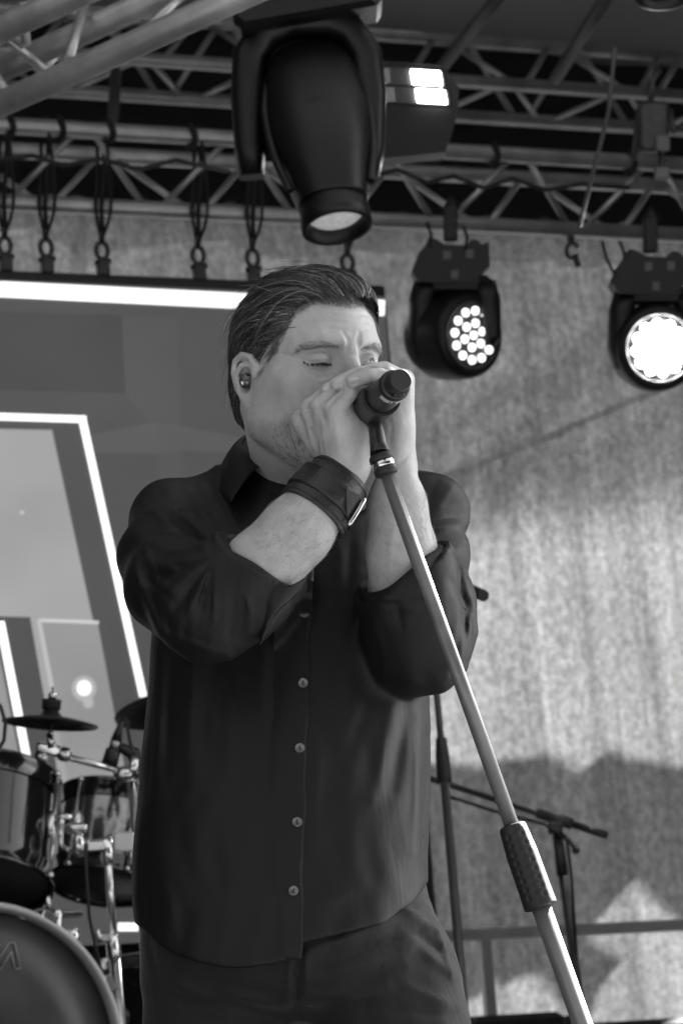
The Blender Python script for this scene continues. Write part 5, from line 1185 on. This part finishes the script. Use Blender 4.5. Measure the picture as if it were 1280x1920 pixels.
MB().lathe(np.array([foot[0], foot[1], 0]), (0, 0, 1), [(0, .125), (.010, .125), (.018, .118), (.026, .05), (.04, .018), (.05, .014)], 48).build('base', mat('cast_iron', .03, .5, bump=.0005), stand)
# ================================================================ drum kit and stands behind the singer
chrome = mat('chrome', .85, .20, 1.0, var=.15, vscale=30); gloss = mat('black_lacquer', .010, .12, coat=.8, bump=.0015, bscale=14); skinb = mat('drum_head_black', .05, .35, var=.25, vscale=8)
hoopm = mat('hoop_grey', .5, .35, .2); bronze = mat('cymbal_dark', .055, .38, .6, var=.3, vscale=50)
CAX = lambda x, y, z: (lambda v: v / np.linalg.norm(v))(RIGHT * x + UP * y - FWD * z)
# bass drum, front head towards the audience
bc = P(-30, 1972, 6.1); bax = CAX(-.02, .05, 1); bax = -WN * .97 + np.array([.12, 0, 0]); bax /= np.linalg.norm(bax)
bd = thing('bass_drum', (bc[0], bc[1], 0), 'black bass drum with grey hoop at the lower left corner', 'drum')
rB = .285
MB().lathe(bc, -bax, [(.0, rB * .97), (.02, rB * .97), (.44, rB * .97), (.46, rB * .97)], 64).build('shell', gloss, bd)
MB().lathe(bc, bax, [(-.03, rB * .975), (-.03, rB * 1.03), (.018, rB * 1.035), (.024, rB * 1.02), (.022, rB * .985), (.002, rB * .975)], 72, cap=False).build('hoop', hoopm, bd)
head_o = MB().lathe(bc, bax, [(-.004, rB * .97), (.002, rB * .965), (.004, rB * .6), (.004, .01)], 64).build('front_head', skinb, bd)
def on_head(px, py): r = cam2world(C(px, py, 1)) - CAM; return CAM + r * (((bc + bax * .0065 - CAM) @ bax) / (r @ bax))
Mo = [(-30, 1816), (-30, 1768), (-20, 1768), (-4, 1802), (18, 1768), (28, 1767), (39, 1816), (28, 1817), (22, 1784), (2, 1817), (-9, 1817), (-21, 1788), (-20, 1816)]
ml = MB()
for a, b in zip(Mo, Mo[1:] + Mo[:1]): ml.tube([on_head(*a), on_head(*b)], .0013, 5)
ml.build('letter', mat('head_print', .4, .5), head_o)
bx1, by1, _ = basis(bax)
for k in range(10):
    a = k * math.pi / 5 + .42; e = math.cos(a) * bx1 + math.sin(a) * by1
    MB().box(bc + e * rB * 1.045 + bax * .002, (e, np.cross(bax, e), bax), (.010, .018, .022), .003).build('claw', chrome, bd)
    MB().tube([bc + e * rB * 1.06 + bax * .0, bc + e * rB * 1.06 - bax * .13], .0042, 8).build('tension_rod', chrome, bd)
    MB().sphere(bc + e * rB * 1.03 - bax * .14, .022, 14, 10, (.8, .8, 1.3), (e, np.cross(bax, e), bax)).build('lug', chrome, bd)
for s in (-1, 1): MB().tube([bc - bax * .1 + WU * s * rB * .9 - WZ * .1, np.array([bc[0], bc[1], 0]) + WU * s * .38 + bax * .05 + WZ * .01], .009, 8).build('spur', chrome, bd)
# toms
def tom(px, py, d, r, L, ax, label, turn, shell=None):
    c = P(px, py, d); t = thing('tom_drum', c, label, 'drum', 'rack toms')
    MB().lathe(c, ax, [(0, r), (.01, r), (L - .01, r), (L, r)], 56).build('shell', shell or gloss, t)
    for h, nm in ((0, 'bottom_hoop'), (L, 'top_hoop')):
        sg = -1 if h == 0 else 1
        MB().lathe(c + ax * h, ax * sg, [(-.026, r * 1.03), (.004, r * 1.035), (.012, r * 1.075), (.016, r * 1.06), (.013, r * 1.02)], 56, cap=False).build(nm, gloss, t)
        MB().lathe(c + ax * h, ax * sg, [(.001, r * 1.01), (.006, r * .98), (.0065, r * .4), (.0065, .005)], 48).build(nm.split('_')[0] + '_head', skinb, t)
    x, y, _ = basis(ax)
    for k in range(6):
        a = k * math.pi / 3 + turn; e = math.cos(a) * x + math.sin(a) * y
        MB().tube([c + e * r * 1.09 + ax * .0, c + e * r * 1.09 + ax * L], .0038, 8).build('tension_rod', chrome, t)
        MB().sphere(c + e * r * 1.05 + ax * L * .5, .016, 12, 8, (.7, .8, 2.0), (e, np.cross(ax, e), ax)).build('lug', chrome, t)
        for h in (-.008, L + .008): MB().sphere(c + e * r * 1.09 + ax * h, .0075, 10, 6).build('rod_nut', chrome, t)
    return t
tom(-42, 1650, 6.45, .152, .215, CAX(.02, .86, -.50), 'black rack tom at the left edge above the bass drum', .25)
t2 = tom(192, 1652, 6.9, .120, .185, CAX(.10, .88, -.46), 'smaller black rack tom half hidden behind the singer', .55, mat('mirror_lacquer', .30, .14, .85, bump=.002, bscale=18))
cb = P(192, 1600, 6.75)
# stand with clamps in front of the toms
s1 = thing('drum_hardware_stand', np.array([*P(230, 1925, 6.35)[:2], 0]), 'chrome hardware stand rising in front of the toms', 'stand')
base1 = np.array([*P(230, 1925, 6.35)[:2], 0]); topp = P(201, 1572, 6.45)
lowp = P(228, 1925, 6.4); dv = (lowp - topp) / np.linalg.norm(lowp - topp); foot1 = topp + dv * ((0.02 - topp[2]) / dv[2])
MB().tube([P(213, 1765, 6.43), foot1], .0115, 20).build('lower_tube', chrome, s1); MB().tube([topp, P(213, 1770, 6.43)], .0080, 18).build('upper_tube', chrome, s1)
MB().lathe(P(211, 1752, 6.43), dv, [(0, .0105), (.004, .0145), (.045, .0150), (.050, .0125)], 24).build('tube_clamp', chrome, s1)
MB().box(P(195, 1757, 6.42), (RIGHT, UP, FWD), (.018, .009, .010), .003).build('clamp_ear', chrome, s1); MB().tube([P(187, 1768, 6.41), P(184, 1742, 6.41)], (.006, .004), 10).build('wing_screw', chrome, s1)
MB().lathe(P(200, 1570, 6.45), dv, [(0, .012), (.03, .0135), (.052, .0135), (.056, .009)], 24).build('top_clamp', chrome, s1)
MB().box(P(178, 1585, 6.43), (CAX(1, .08, 0), CAX(-.08, 1, 0), FWD), (.028, .012, .012), .004).build('clamp_arm', chrome, s1)
MB().box(P(233, 1578, 6.5), (RIGHT, UP, FWD), (.022, .020, .012), .003).build('clamp_block', mat('bright_plate', .75, .3, .4), s1)
MB().lathe(P(143, 1553, 6.42), CAX(1, .02, .1), [(-.024, .007), (-.018, .011), (.0, .0125), (.018, .011), (.024, .007)], 18).build('wing_nut', chrome, s1)
MB().lathe(P(147, 1562, 6.42), CAX(.03, -1, 0), [(0, .007), (.01, .014), (.035, .015), (.05, .010)], 18).build('clamp_cup', chrome, s1)
MB().tube(spline([P(116, 1535, 6.45), P(114, 1570, 6.45), P(118, 1588, 6.44), P(132, 1594, 6.43)], 10), .0062, 12).build('bent_rod', chrome, s1)
MB().tube([P(85, 1534, 6.5), P(115, 1533, 6.45), P(135, 1531, 6.45)], (.006, .009, .005), 12).build('bracket', chrome, s1)
MB().tube([P(107, 1470, 6.5), P(111, 1545, 6.48)], .0072, 12).build('tom_post', mat('dull_tube', .12, .4, .5), s1)
for a in (0, 2.1, 4.2): MB().tube([foot1 + WZ * .25, foot1 + np.array([.28 * math.cos(a), .28 * math.sin(a), -.01])], .008, 8).build('leg', chrome, s1)
# bass drum top bracket hardware
br = thing('tom_holder', P(90, 1712, 6.3), 'chrome tom holder bracket between bass drum and toms', 'bracket')
MB().tube([P(30, 1722, 6.2), P(75, 1716, 6.3), P(150, 1713, 6.4)], .0075, 12).build('bar', chrome, br)
MB().lathe(P(108, 1716, 6.3), CAX(0, -1, 0), [(-.012, .010), (0, .012), (.03, .010), (.045, .013)], 16).build('clamp', chrome, br)
MB().sphere(P(137, 1755, 6.3), .017, 16, 10, (.9, .9, 1.1)).build('cup', chrome, br); MB().tube([P(92, 1705, 6.35), P(90, 1680, 6.35)], (.009, .004), 10).build('wing_screw', chrome, br)
# splash cymbal with stem and boom arm
sc = P(95, 1347, 6.6); cax = CAX(.06, .95, -.20)
sy_ = thing('cymbal', sc, 'small dark splash cymbal in front of the video screen', 'cymbal', 'cymbals of the drum kit')
def cymbal(c, ax, r, t):
    MB().lathe(c, ax, [(-.001, r), (.0006, r), (.010, r * .6), (.015, r * .30), (.018, r * .24), (.030, r * .14), (.034, r * .04), (.032, r * .04), (.028, r * .13), (.016, r * .22), (.013, r * .30), (.008, r * .6)], 56, cap=False).build('plate', bronze, t)
    MB().lathe(c + ax * .03, ax, [(0, .010), (.001, .020), (.022, .021), (.024, .012)], 24).build('felt', mat('black_felt', .02, .9), t)
    MB().lathe(c + ax * .054, ax, [(0, .005), (.002, .009), (.012, .009), (.013, .003), (.026, .003)], 16).build('wing_nut', chrome, t)
cymbal(sc - cax * .012, cax, .103, sy_)
ca = thing('splash_boom_bracket', P(240, 1450, 6.7), 'chrome boom arm with clamp under the splash cymbal', 'bracket')
MB().tube([sc - cax * .005, P(97, 1405, 6.6)], .0055, 12).build('stem', chrome, ca)
MB().box(P(92, 1404, 6.6), (CAX(1, -.2, 0), CAX(.2, 1, 0), FWD), (.026, .011, .014), .004).build('tilter', chrome, ca)
MB().lathe(P(76, 1420, 6.6), CAX(1, -.1, .2), [(-.014, .005), (-.01, .012), (.012, .013), (.016, .006)], 16).build('wing_nut', chrome, ca)
MB().lathe(P(118, 1414, 6.6), CAX(1, -.15, 0), [(-.016, .010), (0, .016), (.012, .015), (.018, .008)], 18).build('rosette', chrome, ca)
MB().tube([P(98, 1402, 6.59), P(92, 1375, 6.59)], (.010, .006), 10).build('lever', chrome, ca)
MB().tube([P(112, 1416, 6.6), P(262, 1454, 6.72)], .0072, 14).build('arm', chrome, ca)
MB().sphere(P(232, 1452, 6.68), .020, 14, 10, (1.2, .9, .9)).build('clamp', chrome, ca); MB().lathe(P(248, 1446, 6.68), CAX(.3, 1, .2), [(-.02, .008), (0, .014), (.03, .009)], 14).build('clamp_screw', chrome, ca)
MB().tube([P(246, 1440, 6.7), np.array([*P(262, 1470, 6.7)[:2], .02])], .010, 12).build('stand_tube', chrome, ca)
cc = P(352, 1326, 7.1); cr2 = thing('cymbal', cc, 'large dark crash cymbal half hidden behind the singer', 'cymbal', 'cymbals of the drum kit'); cymbal(cc, CAX(-.18, .93, -.32), .17, cr2)
MB().tube([cc, np.array([cc[0] + .02, cc[1], .02])], .010, 12).build('stand_tube', mat('dull_tube', .12, .4, .5), cr2)
# drum microphone
dm = thing('drum_microphone', P(212, 1438, 6.75), 'small black drum microphone with silver ring beside the crash cymbal', 'microphone')
a0, a1 = P(203, 1442, 6.75), P(228, 1352, 6.75); ad_ = (a1 - a0) / np.linalg.norm(a1 - a0); La = np.linalg.norm(a1 - a0)
MB().lathe(a0, ad_, [(0, .019), (La * .4, .0165), (La * .43, .012)], 20).build('grille', plast, dm); MB().lathe(a0, ad_, [(La * .43, .0125), (La * .60, .0120)], 20).build('silver_ring', mat('silver_matt', .5, .35, .8), dm)
MB().lathe(a0, ad_, [(La * .60, .0125), (La * .8, .0085), (La, .0040)], 20).build('cable_boot', plast, dm)
MB().tube(spline([a1, P(236, 1350, 6.75), P(243, 1385, 6.75), P(252, 1420, 6.75), P(262, 1450, 6.76)], 16), .0036, 8).build('cable', rubber, dm)
MB().tube([a0 * .5 + a1 * .5, P(250, 1412, 6.76), P(262, 1450, 6.76)], (.010, .016, .014), 12).build('clip', plast, dm)
rod('cable_loop', 'thin black cable curving at the left edge beside the cymbal', 'cable', [(-20, 1300, 6.5), (2, 1325, 6.5), (11, 1355, 6.5), (8, 1388, 6.5), (-8, 1415, 6.5), (-30, 1425, 6.5)], .0042, rubber, 8)
rod('drum_cable', 'thin black cable hanging down in front of the toms', 'cable', [(160, 1582, 6.4), (162, 1640, 6.4), (168, 1720, 6.4), (185, 1800, 6.4), (205, 1880, 6.4), (215, 1960, 6.4)], .0036, rubber, 8)
# dark hardware between the bass drum and the singer
pc = thing('floor_tom', np.array([*P(300, 1850, 7.0)[:2], 0]), 'black floor tom half hidden low behind the singer', 'drum')
fc = P(330, 1800, 7.1); MB().lathe(fc, (0, 0, -1), [(0, .17), (.36, .17)], 40).build('shell', gloss, pc); MB().lathe(fc, (0, 0, 1), [(-.02, .175), (.01, .18), (.012, .17)], 40).build('top_hoop', chrome, pc)
for k in range(8):
    a = k * .785; MB().sphere(fc + np.array([.178 * math.cos(a), .178 * math.sin(a), -.12]), .016, 10, 8, (.8, .8, 1.6)).build('lug', chrome, pc)
for k in range(3):
    a = k * 2.094 + .3; MB().tube([fc + np.array([.19 * math.cos(a), .19 * math.sin(a), -.1]), np.array([fc[0] + .2 * math.cos(a), fc[1] + .2 * math.sin(a), 0.0])], .008, 8).build('leg', chrome, pc)

# ---------------------------------------------------------------- microphone stands behind at right
blkst = mat('stand_black', .075, .42, .3, var=.2, vscale=14)
k1 = P(834, 1475, 6.6); k0 = P(816, 1290, 6.68); kd = (P(868, 1880, 6.48) - k1); kd /= np.linalg.norm(kd); kf = k1 + kd * ((.02 - k1[2]) / kd[2])
ms = thing('boom_microphone_stand', (kf[0], kf[1], 0), 'black boom microphone stand close behind the singer\'s arm', 'mic stand', 'boom stands at the back')
ktop = k0 - kd * .25
MB().tube([ktop, k1], .0075, 14).build('upper_tube', blkst, ms); MB().tube([k1 - kd * .01, kf], .0105, 14).build('lower_tube', blkst, ms)
MB().lathe(P(826, 1382, 6.64), kd, [(0, .0085), (.004, .0115), (.04, .0150), (.085, .0160), (.098, .0155), (.100, .010)], 24).build('clutch', rubber, ms)
be = P(906, 1117, 6.35); bs = P(640, 1000, 7.2); bdv = (bs - be) / np.linalg.norm(bs - be); MB().tube([be + bdv * .04, bs], .0075, 12).build('boom', blkst, ms); MB().tube([be, be + bdv * .12], .0125, 14).build('counterweight', rubber, ms)
MB().tube([be + bdv * .3, ktop], .013, 12).build('swivel', blkst, ms)
for a in (.4, 2.5, 4.6): MB().tube([kf + WZ * .12, kf + np.array([.32 * math.cos(a), .32 * math.sin(a), -.01])], .008, 8).build('leg', blkst, ms)
v1 = P(1044, 1565, 8.2); vd = P(1092, 1920, 8.08) - v1; vd /= np.linalg.norm(vd); vf = v1 + vd * ((.02 - v1[2]) / vd[2])
m2 = thing('boom_microphone_stand', (vf[0], vf[1], 0), 'dark boom microphone stand standing alone before the shaded curtain', 'mic stand', 'boom stands at the back')
MB().tube([v1, v1 + vd * .11], (.014, .0165), 14).build('neck', blkst, m2); MB().tube([v1 + vd * .1, vf], .0125, 14).build('tube', blkst, m2)
b0, b1 = P(800, 1458, 8.35), P(1137, 1566, 8.15); bv = (b1 - b0) / np.linalg.norm(b1 - b0); MB().tube([b0, b1], .0085, 12).build('boom', blkst, m2); MB().tube([b1 - bv * .095, b1], .0105, 12).build('boom_grip', blkst, m2)
MB().tube([b1 - bv * .20, b1 - bv * .10], (.014, .016), 14).build('swivel_clutch', blkst, m2); MB().box(P(1040, 1552, 8.18), (RIGHT, UP, FWD), (.020, .016, .020), .005).build('swivel', blkst, m2)
MB().tube([P(1055, 1562, 8.15), P(1078, 1592, 8.13)], .005, 8).build('lever', blkst, m2); MB().sphere(P(1079, 1594, 8.13), .011, 10, 8).build('lever_knob', blkst, m2)
for a in (.9, 3.0, 5.1): MB().tube([vf + WZ * .1, vf + np.array([.32 * math.cos(a), .32 * math.sin(a), -.01])], .009, 8).build('leg', blkst, m2)
rod('stand_cable', 'thin dark cable hanging from the far boom stand', 'cable', [(830, 1490, 8.3), (930, 1522, 8.2), (1020, 1545, 8.15), (1062, 1575, 8.15), (1070, 1640, 8.14), (1078, 1760, 8.12), (1088, 1900, 8.1), (1092, 1990, 8.1)], .0045, rubber, 8)
# ---------------------------------------------------------------- pale railing in front of the curtain, dark cases below
Dr = 9.7; rail = thing('railing', wp(*wl2(W(1000, 1900, Dr))[:2], 0), 'pale grey metal railing with one post before the curtain', 'railing')
pale = mat('pale_painted_steel', .62, .5, var=.15, vscale=12)
ra, rb_ = W(700, 1766, Dr), W(1500, 1738, Dr); ra = W(700, 1762, Dr); rb_ = wp(wl2(rb_)[0], Dr, ra[2]); MB().box((ra + rb_) / 2, (WU, WN, WZ), (np.linalg.norm(rb_ - ra) / 2, .018, .020), .004).build('top_rail', pale, rail)
pp = W(908, 1770, Dr); MB().box(np.array([pp[0], pp[1], (ra[2] - .018) / 2]), (WU, WN, WZ), (.020, .016, (ra[2] - .018) / 2), .003).build('post', pale, rail)
for x in (560, 1420): q = W(x, 1770, Dr); MB().box(np.array([q[0], q[1], (ra[2] - .018) / 2]), (WU, WN, WZ), (.020, .016, (ra[2] - .018) / 2), .003).build('post', pale, rail)
def case_(px0, px1, py, D, dep, label):
    a, b = W(px0, py, D), W(px1, py, D); z = a[2]; ua, ub = wl2(a)[0], wl2(b)[0]; t = thing('flight_case', wp((ua + ub) / 2, D + dep / 2, 0), label, 'case', 'dark cases at the back of the stage')
    MB().box(wp((ua + ub) / 2, D + dep / 2, z / 2), (WU, WN, WZ), ((ub - ua) / 2, dep / 2, z / 2 - .004), .02).build('body', mat('case_black', .025, .5, bump=.0005, bscale=90), t)
    for e in (ua, ub):
        for nn in (D, D + dep): MB().tube([wp(e, nn, .02), wp(e, nn, z - .02)], .012, 8).build('edge_profile', dk, t)
case_(880, 1065, 1903, 9.2, .4, 'dark case at the bottom edge beside the railing post')
case_(1105, 1420, 1915, 9.2, .4, 'dark case at the bottom right corner')

# ================================================================ small rigging details
def wrap(px, D, label, topy):
    c = W(px, topy, D); q = [c + (.030) * (math.cos(a) * WN + math.sin(a) * WZ) + WU * .004 * math.sin(2 * a) for a in np.linspace(0, 6.283, 20, endpoint=False)]
    o = MB().tube(q, .010, 8, closed=True).build('tape_wrap', strap_m); tag(o, label, 'tape', 'black wraps round the truss tube')
def chordA(px): return W(640, 272, D_A)[2], px
zA0 = W(640, 272, D_A)[2]
def rowA(px):                                # picture row of the front upper tube at column px
    lo_, hi_ = 100.0, 500.0
    for _ in range(30):
        m_ = (lo_ + hi_) / 2
        if W(px, m_, D_A)[2] > zA0: lo_ = m_
        else: hi_ = m_
    return lo_
for px_, lab in ((18, 'black wrap on the truss tube at the left edge'), (112, 'black wrap on the truss tube above the leftmost slings'), (205, 'black wrap on the truss tube under the short upright'), (358, 'black wrap on the truss tube left of the big spotlight'),
                 (818, 'black wrap on the truss tube below the strobe panel'), (924, 'black wrap on the truss tube right of the strobe panel'), (1180, 'black wrap on the truss tube near the hoist')): wrap(px_, D_A, lab, rowA(px_))
def sag(name, label, pts, r=.007): return rod(name, label, 'cable', pts, r, rubber, 8, 'black cables along the truss')
sag('power_cable', 'black cable sagging along the truss right of the strobe', [(700, 330, 8.95), (745, 318, 8.9), (800, 342, 8.9), (850, 330, 8.95), (905, 352, 8.95), (960, 335, 9.0), (1020, 356, 9.0), (1090, 345, 9.1), (1180, 352, 9.1)])
sag('power_cable', 'black cable lying along the truss at upper left', [(0, 300, 8.4), (60, 292, 8.45), (120, 310, 8.5), (190, 298, 8.5), (260, 318, 8.55), (330, 300, 8.6), (430, 322, 8.65)])
sag('power_cable', 'thin cable looping down to the middle wash light', [(800, 418, 9.0), (808, 440, 8.98), (806, 462, 8.98), (815, 472, 9.0)], .005)
sag('power_cable', 'thin cable loop right of the middle wash light clamp', [(868, 425, 9.0), (876, 445, 8.98), (872, 468, 8.98)], .005)
sag('power_cable', 'thin cable hanging beside the right wash light', [(1128, 452, 9.1), (1136, 485, 9.1), (1150, 512, 9.08), (1168, 505, 9.08)], .005)
sag('power_cable', 'second thin cable above the right wash light', [(1160, 452, 9.1), (1168, 470, 9.1), (1172, 492, 9.08)], .005)
gm_ = mat('hoist_grey', .10, .45, .4, var=.3, vscale=30)
ho = thing('chain_hoist', P(1225, 240, 9.3), 'grey chain hoist clamped between the trusses at upper right', 'hoist')
MB().box(P(1222, 240, 9.3), (RIGHT, UP, FWD), (.045, .075, .05), .01).build('motor', gm_, ho)
MB().box(P(1242, 268, 9.22), (RIGHT, UP, FWD), (.020, .024, .006), .003).build('label_plate', mat('hoist_label', .2, .5), ho)
MB().box(P(1240, 325, 9.2), (RIGHT, UP, FWD), (.022, .018, .02), .003).build('clamp', mat('hoist_clamp', .2, .4, .5), ho)
MB().tube([P(1218, 195, 9.3), P(1222, 150, 9.3), P(1236, 130, 9.3)], .010, 8).build('hook', gm_, ho)
MB().tube([P(1236, 285, 9.25), P(1241, 320, 9.2)], .008, 8).build('chain', gm_, ho)
MB().tube([P(1195, 205, 9.3), P(1188, 300, 9.3)], .008, 8).build('frame_bar', gm_, ho); MB().tube([P(1255, 205, 9.3), P(1262, 250, 9.28)], .008, 8).build('frame_bar', gm_, ho)
